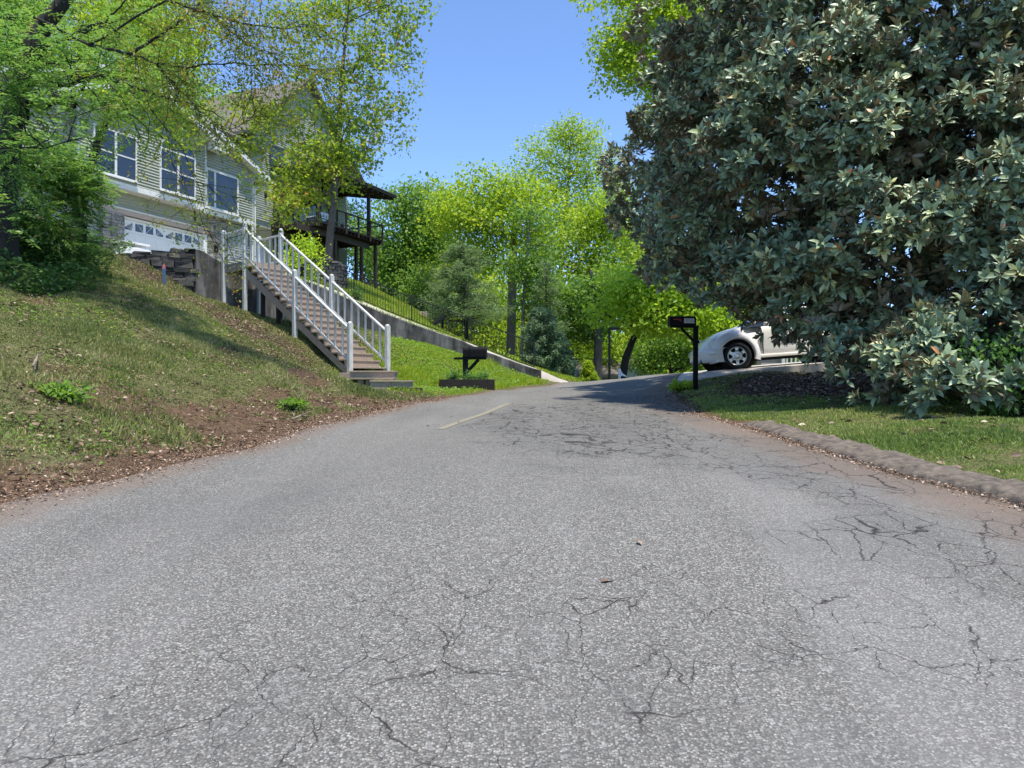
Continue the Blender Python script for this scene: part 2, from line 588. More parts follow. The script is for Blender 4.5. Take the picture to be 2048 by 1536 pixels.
LEFT = pxs([(0, 1000, 4.75), (200, 962, 5.6), (400, 912, 7.0), (600, 858, 9.2), (700, 835, 10.8), (800, 812, 13.2), (850, 803, 15),
            (940, 790, 17.8), (1000, 782, 20), (1060, 774, 22.5), (1100, 769.5, 24), (1145, 765.5, 26)])
RIGHT = pxs([(2048, 1010, 4.8), (1800, 948, 5.9), (1600, 887, 7.9), (1465, 845, 10), (1400, 828, 11.5), (1360, 806, 13.5), (1345, 786, 16.5),
             (1356, 768, 19), (1385, 750, 22.5)])
LX = [(-14, -3.9, -3.3), (-6, -3.7, -2.25), (0, -3.5, -1.42)] + [(p[1], p[0], p[2] - CZ) for p in LEFT] + [(32, 3.6, .02), (40, 6.0, -.5), (60, 13, -3)]
RX = [(-14, 3.9, -3.3), (-6, 3.7, -2.25), (0, 3.5, -1.42)] + [(p[1], p[0], p[2] - CZ) for p in RIGHT] + [(28, 8.0, .42), (34, 11, .2), (45, 16, -.8), (60, 22, -3)]
xl = lambda y: np.interp(y, [a[0] for a in LX], [a[1] for a in LX])
xr = lambda y: np.interp(y, [a[0] for a in RX], [a[1] for a in RX])

low_pts = [(a[1], a[0], a[2] + CZ) for a in LX] + [(a[1], a[0], a[2] + CZ) for a in RX]
low_pts += rel([(0, 0, -1.4), (0, -6, -2.2), (0, 2.2, -1.09), (0, 4.8, -.73), (0, 7, -.61), (.3, 10, -.49), (.8, 13.5, -.355), (1.2, 17, -.21), (1.8, 20, -.08), (2.8, 24, .1),
                (4.6, 29, .25), (6.2, 33, .16), (4.97, 27, .29), (6.5, 26, .40), (9, 40, -.45), (17, 60, -3), (-1.3, 13.5, -.375)])
# the left bank
low_pts += pxs([(0, 900, 5.6), (0, 800, 6.8), (0, 700, 8.5), (0, 600, 11.5), (0, 530, 15), (200, 905, 6.4), (200, 850, 7.4), (200, 750, 9), (200, 650, 12), (200, 560, 16),
                (240, 513, 20.6), (400, 885, 7.9), (400, 820, 9.3), (400, 720, 12), (400, 640, 16), (400, 600, 20.5), (600, 838, 10), (600, 800, 11.5), (600, 740, 14),
                (503, 628, 21.8), (459, 609, 22.6), (598, 681, 20.1), (700, 808, 13), (690, 770, 16), (800, 700, 22), (830, 786, 17),
                (330, 576, 20.4), (315, 541, 21.4), (384, 588, 21.9), (540, 640, 24), (708, 655, 26), (765, 673, 25.9), (833, 687, 25.8), (924, 709, 25.5), (970, 722, 25.3),
                (1082, 759, 25), (935, 774, 20), (880, 782, 19.5), (988, 780, 19.5), (935, 762, 21.3), (745, 786, 17.3), (792, 787, 17.1), (716, 777, 17.7), (900, 742, 22.5), (1000, 762, 22.5), (860, 781, 18.2)])
# under the upper terrace and behind the bank
low_pts += rel([(-5, 30, .9), (-10, 32, 1.4), (-10, 50, -2), (-25, 38, 2.0), (-25, 60, 1.5), (0, 40, -1.2), (-2, 33, -.4), (-13, 27, 2.8), (1.5, 29, -.3),
                (-11.6, 21.2, 3.75), (-14, 20, 4.25), (-18, 18, 4.9), (-22, 10, 4.4), (-14, 12, 3.3), (-17, 21.5, 4.8), (-14, 4, 1.6), (-14, -6, .5), (-25, 0, 2.6)])
# the right yard
low_pts += pxs([(2048, 830, 9), (1900, 830, 9), (1700, 822, 10.5), (1500, 803, 12.5), (1400, 783, 15.3), (1393, 766, 16.6), (1700, 748, 16.4)])
low_pts += rel([(12, 16, .85), (12, 9, .0), (12, 4, -.45), (6, 2, -.82), (6, -6, -1.8), (16, -6, -1.5), (20, 12, .9), (5.5, 4.8, -.64),
                (4.6, 18.2, .20), (7.5, 18.5, .44), (12, 18.5, .9), (4.8, 21, .30), (8, 21, .48), (13, 21, .9), (12, 26, .5), (16, 32, .0), (22, 40, -1.5)])
LOW = TPS(low_pts, .004)


def gz(x, y):
    """the lower ground: road corridor, left bank, right yard; it sinks away far off"""
    x, y = np.asarray(x, float), np.asarray(y, float)
    xc, yc = np.clip(x, -28, 24), np.clip(y, -14, 60)
    h = LOW(xc, yc)
    d = np.hypot(x - xc, y - yc)
    t = sstep(d, 0, 60)
    return h * (1 - t) + (CZ - 7.0) * t


# retaining wall line: (photo x, photo y of the top, distance, photo y of the foot)
WALL = [(392, 498, 22.0, 597), (408, 502, 22.2, 602), (424, 513, 22.45, 606), (440, 522, 22.7, 607), (458, 527, 23.0, 609), (500, 533, 23.5, 628), (540, 541, 24, 645), (600, 556, 24.7, 655),
        (650, 577, 25.4, 660), (708, 602, 26, 660), (780, 631, 25.9, 678), (842, 654, 25.8, 690), (924, 681, 25.5, 709), (970, 703, 25.3, 722), (1030, 724, 25.15, 742), (1082, 741.5, 25, 760)]
SWALL = [(243, 511, 20.9), (265, 506, 21.1), (286, 502.5, 21.3), (331, 500.5, 21.55), (376, 496, 21.9), (392, 498, 22.0)]
wtop = [P(a, b, c) for a, b, c, _ in WALL]
stop_ = [P(*a) for a in SWALL]
front = [(-60, 24.5), (-30, 23.5), (-14, 21.6)] + [(p.x, p.y) for p in stop_[:-1]] + [(p.x, p.y) for p in wtop] + [(1.9, 25.3), (3.4, 27.0)]
yfront = lambda x: np.interp(x, [a[0] for a in front], [a[1] for a in front])

FENCE = [P(585, 548, 29.0), P(609, 558, 29.0), P(697, 592, 29.0), P(779, 627, 28.6), P(909, 677, 27.8), P(1068, 739, 26.9)]
up_pts = [(p.x, p.y + .25, min(p.z - .03, CZ + 3.58)) for p in wtop] + [(p.x, p.y + .25, p.z - .10) for p in stop_] + [tuple(p) for p in FENCE]
up_pts += [tuple(P(687, 556, 36)), tuple(P(742, 586, 34)), tuple(P(807, 622, 32)), tuple(P(870, 657, 30))]
up_pts += rel([(1.75, 25.8, .01), (2.5, 27.2, .06), (2.0, 29, .25), (-8, 25.2, 3.62), (-9.5, 25, 3.8), (-14, 24, 4.2), (-18, 28, 5.0), (-16.1, 32, 5.0), (-13.2, 38.5, 5.0), (-11.5, 33, 4.85),
               (-3, 33, 2.2), (-1, 32, 1.25), (1, 33, .4), (3.2, 30, .05), (0, 45, -1), (-4, 45, 3.2), (-9.3, 49, 5.8), (-6, 60, 2), (-14, 46, 5.6), (-20, 60, 6), (-30, 40, 6.5), (-30, 60, 7),
               (-20, 30, 5.2), (-25, 25, 5.6), (-12, 29, 4.5), (-9.5, 29, 4.15), (-30, 80, 6), (0, 70, -3)])
UP = TPS(up_pts, .004)


def tz(x, y):
    x, y = np.asarray(x, float), np.asarray(y, float)
    return UP(np.clip(x, -45, 4), np.clip(y, 20, 75)) - .35 * sstep(x, 2.3, 3.4)


def ground_at(x, y):
    h = float(gz(x, y))
    if -45 < x < 3.3 and y > yfront(x) and y < 74: h = max(h, float(tz(x, y)))
    return h


# --- ground sheet
gx = np.concatenate([[-2500, -900, -300, -120, -70], np.arange(-45, -13, .8), np.arange(-13, 10.01, .16), np.arange(10.6, 45, .8), [60, 100, 250, 900, 2500]])
gy = np.concatenate([[-300, -60, -25], np.arange(-14, 1, .6), np.arange(1, 31, .16), np.arange(31.5, 75, 1.0), [90, 120, 200, 500, 1200, 3000]])
GX, GY = np.meshgrid(gx, gy)
GZ = gz(GX, GY)
inl, inr = xl(GY), xr(GY)
dl, dr = inl - GX, GX - inr
inside = sstep(np.minimum(-dl, -dr), -.02, .3)
rough = (fbm(GX, GY, 1.1, 3) - .5) * .22 * sstep(np.maximum(dl, dr), .3, 2.0) + (fbm(GX, GY, 5, 9) - .5) * .05 * sstep(np.maximum(dl, dr), .1, .6)
# the right driveway lies on top: keep the soil under it
under_drive = sstep(GX, 4.0, 4.4) * sstep(GY, 16.9, 17.3) * (1 - sstep(GY, 21.3, 21.8)) * (1 - sstep(GX, 18, 19))
GZ = GZ + rough * (1 - inside) - .14 * inside - .12 * under_drive
dirt = np.where(dl > 0, 1 - sstep(dl + (fbm(GX, GY, .55, 21) - .5) * 3.0 - .10 * np.clip(9 - GY, 0, 5), .2, 1.4), 1 - sstep(dr, .0, .5))
patch = sstep(fbm(GX, GY, .45, 33), .63, .74) * sstep(dl, 1, 2)
patch = np.maximum(patch, np.exp(-(((GX + 4.6) / 1.1) ** 2 + ((GY - 8.3) / 1.2) ** 2)) * .8)
dirt = np.maximum(dirt, patch)
dirt = np.where((GY > 15.5) & (dl > 0), dirt * (1 - sstep(GY, 15, 18)), dirt)


def litter_mask(x, y):
    """where dead leaves lie thick: a band below the stone wall and under the big evergreen"""
    a = np.exp(-((y - (20.2 + (x + 9) * -.55)) / 1.5) ** 2) * sstep(x, -11.5, -10) * (1 - sstep(x, -5.5, -4.0))
    b = np.exp(-(((x - 7.0) / 2.8) ** 2 + ((y - 14.2) / 2.7) ** 2) ** 2) * 1.2
    return np.clip(a + b, 0, 1)


LIT = litter_mask(GX, GY)
ny, nx = GX.shape
idx = np.arange(ny * nx).reshape(ny, nx)
Q = np.stack([idx[:-1, :-1], idx[:-1, 1:], idx[1:, 1:], idx[1:, :-1]], -1).reshape(-1, 4)
g = np_mesh('ground', np.stack([GX, GY, GZ], -1).reshape(-1, 3), Q, M['ground'], smooth=True, attrs={'dirt': dirt.ravel(), 'litter': LIT.ravel()})
tag(g, 'sloping earth bank and yards on both sides of the road', kind='structure')

# --- upper terrace
tx = np.concatenate([np.arange(-45, -14, 1.2), np.arange(-14, 3.41, .2)])
tv = np.concatenate([np.linspace(0, 1.2, 7), np.arange(1.5, 12, .4), np.arange(12.5, 52, 1.2)])
TX, TV = np.meshgrid(tx, tv)
TY = yfront(TX) + .10 + TV
TZ = tz(TX, TY) + (fbm(TX, TY, 1.5, 5) - .5) * .06 * sstep(TV, .3, 1)
TZ = np.where(TX < -11.2, TZ - .5 * (1 - sstep(TV, 0, 1.2)), TZ)
TX, TY, TZ = [np.vstack([a[:1], a]) for a in (TX, TY, TZ)]
TZ[0] -= .7
ny, nx = TX.shape
idx = np.arange(ny * nx).reshape(ny, nx)
Q = np.stack([idx[:-1, :-1], idx[:-1, 1:], idx[1:, 1:], idx[1:, :-1]], -1).reshape(-1, 4)
hl = np_mesh('hillside_lawn', np.stack([TX, TY, TZ], -1).reshape(-1, 3), Q, M['ground'], smooth=True,
             attrs={'dirt': np.zeros(TX.size), 'litter': np.zeros(TX.size)})
tag(hl, 'upper lawn above the concrete wall rising to the house', kind='structure')


# --- road
def roadz(x, y):
    return gz(x, y) + .012


ry = np.concatenate([np.arange(-12, 1, .6), np.arange(1, 30, .25), np.arange(30, 60, 1.0)])
U = np.linspace(0, 1, 34)
RY = np.repeat(ry[:, None], len(U), 1)
wob = (fbm(RY * 0 + 3, RY, 1.2, 55) - .5) * .22
wob2 = (fbm(RY * 0 + 9, RY, 1.2, 56) - .5) * .10
RXX = (xl(RY) + wob) * (1 - U) + (xr(RY) + wob2) * U
RZ = roadz(RXX, RY)
near_edge = np.minimum(RXX - RXX[:, :1], RXX[:, -1:] - RXX)
RZ = RZ - .03 * (1 - sstep(near_edge, 0, .12))
edge = np.maximum(1 - sstep(RXX - RXX[:, :1], 0, .9), (1 - sstep(RXX[:, -1:] - RXX, 0, 1.5)) * 1.1)
ny, nx = RXX.shape
idx = np.arange(ny * nx).reshape(ny, nx)
Q = np.stack([idx[:-1, :-1], idx[:-1, 1:], idx[1:, 1:], idx[1:, :-1]], -1).reshape(-1, 4)
rd = np_mesh('road', np.stack([RXX, RY, RZ], -1).reshape(-1, 3), Q, M['asphalt'], smooth=True, attrs={'edge': edge.ravel()})
tag(rd, 'cracked grey asphalt road climbing over a crest', kind='structure')

# --- yellow centre dash
a, b = P(882, 853, 9.2), P(1020, 813, 13.6)
rows = []
for i in range(24):
    t = i / 23
    x, y = a.x + (b.x - a.x) * t, a.y + (b.y - a.y) * t
    d = Vector((b.x - a.x, b.y - a.y)).normalized()
    rows.append([(x - d.y * w, y + d.x * w, float(roadz(x - d.y * w, y + d.x * w)) + .005) for w in (-.055, 0, .055)])
mb = MB()
mb.grid(rows)
tag(mb.build('road_marking', M['marking']), 'worn yellow centre dash painted on the asphalt', kind='structure')

# --- rolled asphalt curb along the right yard
rows = []
for y in np.arange(1.0, 10.2, .05):
    fade = float(sstep(10.2 - y, 0, .8))
    wv = float(fbm(y, 4.0, .9, 77) - .5)
    x0 = float(xr(y)) - .02 + (float(fbm(y, 8.0, 2.2, 79) - .5)) * .12
    chunk = float(sstep(fbm(y, 2.0, 1.6, 80, 2), .60, .70)) * .5
    row = []
    for k, (dx, dz) in enumerate([(0, -.06), (.015, .015), (.04, .045), (.08, .062), (.13, .072), (.19, .078), (.25, .078), (.31, .07), (.37, .05), (.42, .01), (.5, -.08)]):
        n = float(fbm(y + k * .31, dx * 9, 5.0, 78, 4) - .5)
        n2 = float(fbm(y, dx, 9.0, 83, 3) - .5)
        row.append((x0 + dx * (1 + wv * .8) + n * .07, y, float(gz(x0 + dx, y)) + ((dz * .78 * (1 - chunk) + n * .06 + n2 * .05) * fade if dz > 0 else dz) - .03 * (1 - fade)))
    rows.append(row)
mb = MB()
mb.grid(rows)
cb = mb.build('kerb', M['curb'], smooth=True)
tag(cb, 'low crumbling asphalt kerb edging the right yard', kind='structure')

# --- concrete driveway on the right, where the car stands
EDGE = [(3.85, .0), (4.2, .10), (5.1, .255), (6.2, .39), (7.5, .52), (9.5, .78), (13, 1.2), (18, 1.7)]


def drive_r(x, y):
    e = np.interp(x, [a[0] for a in EDGE], [a[1] for a in EDGE])
    c = .352 + .078 * (x - 5.29)
    t = sstep(y, 16.95, 17.75)
    far = c + .015 * (y - 17.9)
    return CZ + e * (1 - t) + np.where(y > 17.75, far, c) * t


rows = []
for v in (None, 0, .25, .5, .75, 1.0, 1.4, 2.0, 2.8, 3.6, 4.4):
    row = []
    for s_ in np.concatenate([np.linspace(-.12, 1.4, 14), np.linspace(1.7, 15, 30)]):
        vv = v or 0
        y = 16.98 + vv
        x = float(xr(y)) + s_
        y = y + .05 * s_ * (1 - min(vv, 1)) + (.35 * (1 - min(max(s_, 0) / .7, 1)) * (1 - min(vv, 1)))
        t = float(sstep(s_, -.12, 1.0))
        row.append((x, y, (float(roadz(x, y)) + .010) * (1 - t) + float(drive_r(x, y)) * t - (.2 if v is None else 0)))
    rows.append(row)
mb = MB()
mb.grid(rows)
tag(mb.build('driveway', M['concrete']), 'pale concrete driveway slab under the parked car', kind='structure')

# --- concrete driveway on the left, between wall and fence
fx = [p.x for p in FENCE]
fy = [p.y for p in FENCE]
rows = []
for x in np.concatenate([np.arange(-10.5, 1.0, .25), np.arange(1.0, 2.01, .12)]):
    lip = .10 if x > -1.6 else .10 + .7 * float(sstep(-x, 1.6, 2.6))
    y0 = float(yfront(x)) + lip
    y1 = float(np.interp(x, fx, fy)) - .25
    if x > .79: y1 = 26.65 - (x - .79) * .15
    if x > .97: y0 = 25.1 - (x - .97) * .35
    if x < -8: y1 = 29 + (-8 - x) * 1.8
    y1 = max(y1, y0 + .2)
    rows.append([(x, y0, float(tz(x, y0)) - .5)] + [(x, y0 + (y1 - y0) * k / 7, float(tz(x, y0 + (y1 - y0) * k / 7)) + .045) for k in range(8)])
mb = MB()
mb.grid(rows)
tag(mb.build('driveway', M['concrete'], smooth=True), 'pale concrete drive climbing behind the retaining wall', kind='structure')
# drive apron up to the garage door
rows = []
for t in np.linspace(0, 1, 14):
    ax, ay = -9.2 + (-16.6 + 9.2) * t, 24.6 + (31.6 - 24.6) * t
    bx, by = -8.2 + (-13.4 + 8.2) * t, 28.8 + (37.2 - 28.8) * t
    rows.append([(ax + (bx - ax) * k / 7, ay + (by - ay) * k / 7, float(tz(ax + (bx - ax) * k / 7, ay + (by - ay) * k / 7)) + .06) for k in range(8)])
mb = MB()
mb.grid(rows)
tag(mb.build('driveway', M['concrete'], smooth=True), 'concrete apron in front of the garage door', kind='structure')


# ------------------------------------------------------------------ leaf soup
KITE = (np.array([(0, 0, 0), (.45, .5, .06), (1, 0, -.08), (.45, -.5, .06)]), np.array([(0, 2, 1), (0, 3, 2)]))
OVAL = (np.array([(0, 0, 0), (.3, .42, .07), (.32, 0, 0), (.3, -.42, .07), (.68, .40, .03), (.7, 0, -.05), (.68, -.40, .03), (1, 0, -.16)]),
        np.array([(0, 2, 1), (0, 3, 2), (1, 2, 5), (1, 5, 4), (2, 3, 6), (2, 6, 5), (4, 5, 7), (5, 6, 7)]))
STAR = (np.array([(0, 0, 0), (.25, .30, .02), (.30, .62, -.04), (.55, .28, .03), (1, 0, -.10), (.55, -.28, .03), (.30, -.62, -.04), (.25, -.30, .02), (.4, 0, 0)]),
        np.array([(0, 8, 1), (1, 8, 3), (1, 3, 2), (3, 8, 4), (8, 5, 4), (8, 7, 5), (7, 6, 5), (0, 7, 8)]))
BLADE = (np.array([(0, -.5, 0), (0, .5, 0), (.6, .32, .04), (.6, -.32, .04), (1, 0, .16)]), np.array([(0, 1, 2), (0, 2, 3), (3, 2, 4)]))


def unit(v):
    return v / np.maximum(np.linalg.norm(v, axis=-1, keepdims=True), 1e-9)


def soup(tpl, C, A, N, L, W):
    """leaves: centres/bases C, long axes A, rough normals N, lengths L, widths W"""
    tv, tf = tpl
    A = unit(A)
    S = unit(np.cross(N, A))
    N = np.cross(A, S)
    L, W = np.asarray(L)[:, None, None], np.asarray(W)[:, None, None]
    V = C[:, None, :] + A[:, None, :] * tv[None, :, 0:1] * L + S[:, None, :] * tv[None, :, 1:2] * W + N[:, None, :] * tv[None, :, 2:3] * L
    k = len(tv)
    T = tf[None] + (np.arange(len(C)) * k)[:, None, None]
    return V.reshape(-1, 3), T.reshape(-1, 3), len(tf)


def rdir(r, n):
    return unit(r.normal(size=(n, 3)))


# ------------------------------------------------------------------ tree skeleton
def skeleton(r, trunk, tips, bare=.3, rt=.012, step=.5, arch=.10, expo=.45, sag=0.0):
    """grow limbs from a trunk polyline [(point, radius)] to every tip; returns trunk path, limb edges, tip directions"""
    pos, rad, par = [], [], []
    for i in range(len(trunk) - 1):
        (p, a), (q, b) = trunk[i], trunk[i + 1]
        m = max(2, int((q - p).length / step))
        for k in range(m + (1 if i == len(trunk) - 2 else 0)):
            t = k / m
            pos.append(np.array(p.lerp(q, t)))
            rad.append(a + (b - a) * t)
            par.append(len(pos) - 2)
    nt = len(pos)
    b0 = int(nt * bare)
    pos_a = np.zeros((nt + len(tips) * 14, 3))
    pos_a[:nt] = np.array(pos)
    par = par + [0] * (len(pos_a) - nt)
    n = nt
    tips = np.asarray(tips)
    dd = np.linalg.norm(tips[:, None] - pos_a[None, b0:nt], axis=-1).min(1)
    tipnode = np.zeros(len(tips), int)
    for ti in np.argsort(dd):
        T = tips[ti]
        c = pos_a[b0:n]
        dv = T - c
        dist = np.linalg.norm(dv, axis=1)
        hor = np.hypot(dv[:, 0], dv[:, 1])
        sc = dist + 1.2 * np.maximum(0, .35 * hor - dv[:, 2]) * (1 - sag)
        j = b0 + int(np.argmin(sc))
        Pp = pos_a[j]
        d = np.linalg.norm(T - Pp)
        m = min(12, max(2, int(d / step)))
        off = unit(r.normal(size=3)) * d * arch + np.array([0, 0, d * arch * (.6 - sag * 2)])
        last = j
        for k in range(1, m + 1):
            t = k / m
            pos_a[n] = Pp + (T - Pp) * t + off * math.sin(PI * t) * (1 if m > 2 else .3) + (r.normal(size=3) * .03 * d if k < m else 0)
            par[n] = last
            last = n
            n += 1
        tipnode[ti] = last
    cnt = np.zeros(n)
    cnt[tipnode] += 1
    for i in range(n - 1, nt - 1, -1): cnt[par[i]] += cnt[i]
    R_ = rt * np.maximum(cnt, 1) ** expo
    R_[:nt] = np.array(rad)
    for i in range(nt, n): R_[i] = min(R_[i], R_[par[i]] * .9)
    e = np.arange(nt, n)
    p = np.array([par[i] for i in e])
    return pos_a[:nt], R_[:nt], pos_a[p], pos_a[e], R_[p], R_[e], p < nt, tipnode, pos_a[:n], np.array(par[:n])


def cones(A, B, ra, rb, n=5):
    d = unit(B - A)
    ref = np.where(np.abs(d[:, 2:3]) > .9, np.array([[1., 0, 0]]), np.array([[0, 0, 1.]]))
    s = unit(np.cross(d, ref))
    u = np.cross(s, d)
    an = 2 * PI * np.arange(n) / n
    ring = s[:, None] * np.cos(an)[None, :, None] + u[:, None] * np.sin(an)[None, :, None]
    V = np.concatenate([A[:, None] + ring * ra[:, None, None], B[:, None] + ring * rb[:, None, None]], 1)
    k = np.arange(n)
    q = np.stack([k, (k + 1) % n, n + (k + 1) % n, n + k], -1)
    Fq = q[None] + (np.arange(len(A)) * 2 * n)[:, None, None]
    return V.reshape(-1, 3), Fq.reshape(-1, 4)


def trunk_mesh(name, sk, mat, parent, ns=10, flare=1.5):
    tp, tr, A, B, ra, rb, froot, *_ = sk
    ra = np.where(froot, np.minimum(ra, rb * 1.35 + .004), ra)
    mb = MB()
    tr = tr.copy()
    if flare > 1 and len(tr) > 2:
        tr[0] *= flare
        tr[1] *= 1 + (flare - 1) * .35
    mb.tube([Vector(p) for p in tp], list(tr), ns)
    V1 = np.array(mb.v)
    T1 = [f for f in mb.f if len(f) == 4]
    V2, Q2 = cones(A, B, ra, rb)
    return np_mesh(name, np.vstack([V1, V2]), np.vstack([np.array(T1), Q2 + len(V1)]), mat, parent, smooth=True)


def blob_tips(r, blobs, n, shell=.45):
    """points spread through ellipsoids (centre, (rx,ry,rz))"""
    w = np.array([b[1][0] * b[1][1] * b[1][2] for b in blobs]) ** (.8)
    k = r.choice(len(blobs), n, p=w / w.sum())
    d = rdir(r, n) * (r.random((n, 1)) ** shell)
    C = np.array([tuple(b[0]) for b in blobs])[k]
    S = np.array([b[1] for b in blobs])[k]
    return C + d * S


def pblobs(L, depth_k=.9):
    out = []
    for a in L:
        px, py, d, rx = a[:4]
        ry = a[4] if len(a) > 4 else rx
        c = P(px, py, d)
        out.append((c, (rx * d / F, rx * d / F * depth_k, ry * d / F)))
    return out


def crown_leaves(r, tips, back, per, rc, L, aspect=.62, flat=.6, tpl=KITE, droop=.25, var=.35, up=.55):
    n = len(tips) * per
    base = np.repeat(tips, per, 0)
    bk = np.repeat(back, per, 0)
    t = r.random((n, 1)) ** 1.5 * .8
    C = base * (1 - t) + bk * t + r.normal(size=(n, 3)).clip(-1.45, 1.45) * rc * np.array([1, 1, flat])
    A = unit(C - bk) * .6 + rdir(r, n) * .9 + np.array([0, 0, -droop])
    N = rdir(r, n) * (1 - up) + np.array([0, 0, up])
    Ls = L * (1 + var * r.normal(size=n)).clip(.4, 1.8)
    return soup(tpl, C, A, N, Ls, Ls * aspect)


def tree(name, label, trunk, blobs, n_tips, per, leaf, mat, seed, bark='bark', rc=None, bare=.3, group=None, cat='tree', rt=.014, shell=.45,
         tpl=KITE, aspect=.62, droop=.25, arch=.10, expo=.45, up=.55, flat=.6, sag=0.0, step=.5, flare=1.5):
    r = np.random.default_rng(seed)
    base = trunk[0][0]
    root = empty(name, base, label=label, cat=cat, group=group)
    off = np.array(base)
    tips = blob_tips(r, blobs, n_tips, shell)
    sk = skeleton(r, trunk, tips, bare, rt, step, arch, expo, sag)
    tipnode, pos, par = sk[7], sk[8], sk[9]
    o = trunk_mesh('trunk', sk, M[bark], None, flare=flare)
    o.data.transform(Matrix.Translation(-base))
    o.parent = root
    back = pos[par[tipnode]]
    rc = rc or leaf * 2.5
    V, T, k = crown_leaves(r, tips, back, per, rc, leaf, aspect, flat, tpl, droop, up=up)
    # a mild hue drift from limb to limb
    tone = np.repeat(np.clip(.5 + .17 * r.normal(size=len(tips)), 0, 1), per)
    rn = np.clip(tone + .2 * r.normal(size=len(tone)), 0, 1)
    np_mesh('crown', V - off, T, mat if not isinstance(mat, str) else M[mat], root, rnd=np.repeat(rn, k))
    return root


def ptrunk(L, ground=True):
    """trunk path from photo points [(px,py,d,radius)], first one dropped to the ground"""
    pts = [(P(a, b, c), q) for a, b, c, q in L]
    if ground:
        p = pts[0][0]
        h = ground_at(p.x, p.y) - .1
        if h < p.z - .3:
            pts.insert(0, (Vector((p.x, p.y, h)), pts[0][1] * 1.1))
        else:
            pts[0] = (Vector((p.x, p.y, h)), pts[0][1])
    return pts

# ================================================================== walls
def wall_thing(name, label, line, foot_off, thick, mat, parts=None):
    root = empty(name, (line[0].x, line[0].y, line[0].z), label=label, cat='wall')
    o = Vector(line[0])
    n = len(line)
    nor = []
    for i in range(n):
        d = line[min(i + 1, n - 1)] - line[max(i - 1, 0)]
        d = Vector((d.x, d.y, 0)).normalized()
        nor.append(Vector((-d.y, d.x, 0)))
    return root, o, nor


line = []
for i in range(len(wtop) - 1):           # resample the top line finely
    for k in range(4): line.append(wtop[i].lerp(wtop[i + 1], k / 4))
line.append(wtop[-1])
root, o, nor = wall_thing('retaining_wall', 'long stained concrete retaining wall stepping down towards the road', line, 0, .24, None)
mb = MB()
fr, bk = [], []
for p, q in zip(line, nor):
    jit = (float(fbm(p.x, p.y, 2.0, 12)) - .5) * .05
    top = p + Vector((0, 0, jit))
    foot = min(ground_at(p.x, p.y - .3), float(gz(p.x, p.y))) - .6
    fr.append((Vector((p.x, p.y, foot)) - o, top - o + Vector((0, 0, -.02)), top - o + q * .03))
    bk.append((top - o + q * .21, Vector((p.x, p.y, foot)) - o + q * .24))
mb.grid([[a[0], a[1], a[2], b[0], b[1]] for a, b in zip(fr, bk)])
for s in (0, -1):
    a, b = fr[s], bk[s]
    mb.add([a[0], a[1], a[2], b[0], b[1]], [(0, 1, 2, 3, 4)] if s else [(4, 3, 2, 1, 0)])
mb.build('wall_body', M['wall_concrete'], root)

# stone wall: stacked ledge stones laid in one skin
sl = []
for i in range(len(stop_) - 1):
    for k in range(6): sl.append(stop_[i].lerp(stop_[i + 1], k / 6))
sl.append(stop_[-1])
o = Vector(sl[0])
root = empty('stone_wall', sl[0], label='low dark wall of stacked ledge stones below the garage', cat='wall')
rr = random.Random(5)
mb = MB()
rn = []
cum = [0]
for i in range(1, len(sl)): cum.append(cum[-1] + (Vector((sl[i].x, sl[i].y)) - Vector((sl[i - 1].x, sl[i - 1].y))).length)


def at_len(s):
    s = min(max(s, 0), cum[-1])
    for i in range(1, len(cum)):
        if s <= cum[i]:
            t = (s - cum[i - 1]) / max(cum[i] - cum[i - 1], 1e-6)
            return sl[i - 1].lerp(sl[i], t), (sl[i] - sl[i - 1])
    return sl[-1], sl[-1] - sl[-2]


z = float(min(gz(p.x, p.y) for p in sl)) - .4
ztop = max(p.z for p in sl)
while z < ztop:
    h = rr.uniform(.08, .22)
    s = -rr.uniform(0, .3)
    while s < cum[-1]:
        w = rr.uniform(.16, .55)
        p, d = at_len(s + w / 2)
        d = Vector((d.x, d.y, 0)).normalized()
        q = Vector((-d.y, d.x, 0))
        hh = min(h, p.z - z)
        if hh > .03 and s + w < cum[-1] + .1:
            j = lambda a: rr.uniform(-a, a)
            c = Vector((p.x, p.y, z + hh / 2)) + q * (.14 + j(.018)) - o
            ax = d * (w / 2 - .002)
            vs = []
            for k in (-1, 1):
                for (a_, b_) in ((-1, -1), (1, -1), (1, 1), (-1, 1)):
                    vs.append(c + ax * a_ * (1 - .06 * rr.random()) + q * b_ * .15 + Vector((0, 0, k * (hh / 2 - .001))) + Vector((j(.022), j(.028), j(.016))))
            mb.add(vs, [(0, 3, 2, 1), (4, 5, 6, 7), (0, 1, 5, 4), (1, 2, 6, 5), (2, 3, 7, 6), (3, 0, 4, 7)])
            rn += [rr.random()] * 6
        s += w
    z += h
ob = mb.build('stones', M['stone_dark'], root, bevel=.012)
at = ob.data.attributes.new('rnd', 'FLOAT', 'FACE')
at.data.foreach_set('value', rn)
mb = MB()
mb.grid([[p - o + Vector((0, .16, -2.2)), p - o + Vector((0, .12, -.06)), p - o + Vector((0, .3, -.05))] for p in sl])
mb.build('backing', M['stone_dark'], root)

# ================================================================== staircase
S0 = P(705, 735, 18.5)
run = Vector((-.745, .667, 0)).normalized()
side = Vector((run.y, -run.x, 0))       # towards the far side of the flight
L1, L2 = 5.09, 6.35
RISE = (CZ + (768 - 523) / F * 21.9 - S0.z)
NST = 17
SW = 1.02                               # clear width
root = empty('outdoor_staircase', S0, label='long weathered wooden staircase with white railings climbing the bank', cat='staircase')
up = Vector((0, 0, 1))


def SP(l, w, z): return run * l + side * w + up * z


def zat(l): return RISE * min(max(l / L1, 0), 1)


def gloc(l, w):
    p = S0 + SP(l, w, 0)
    return ground_at(p.x, p.y) - S0.z


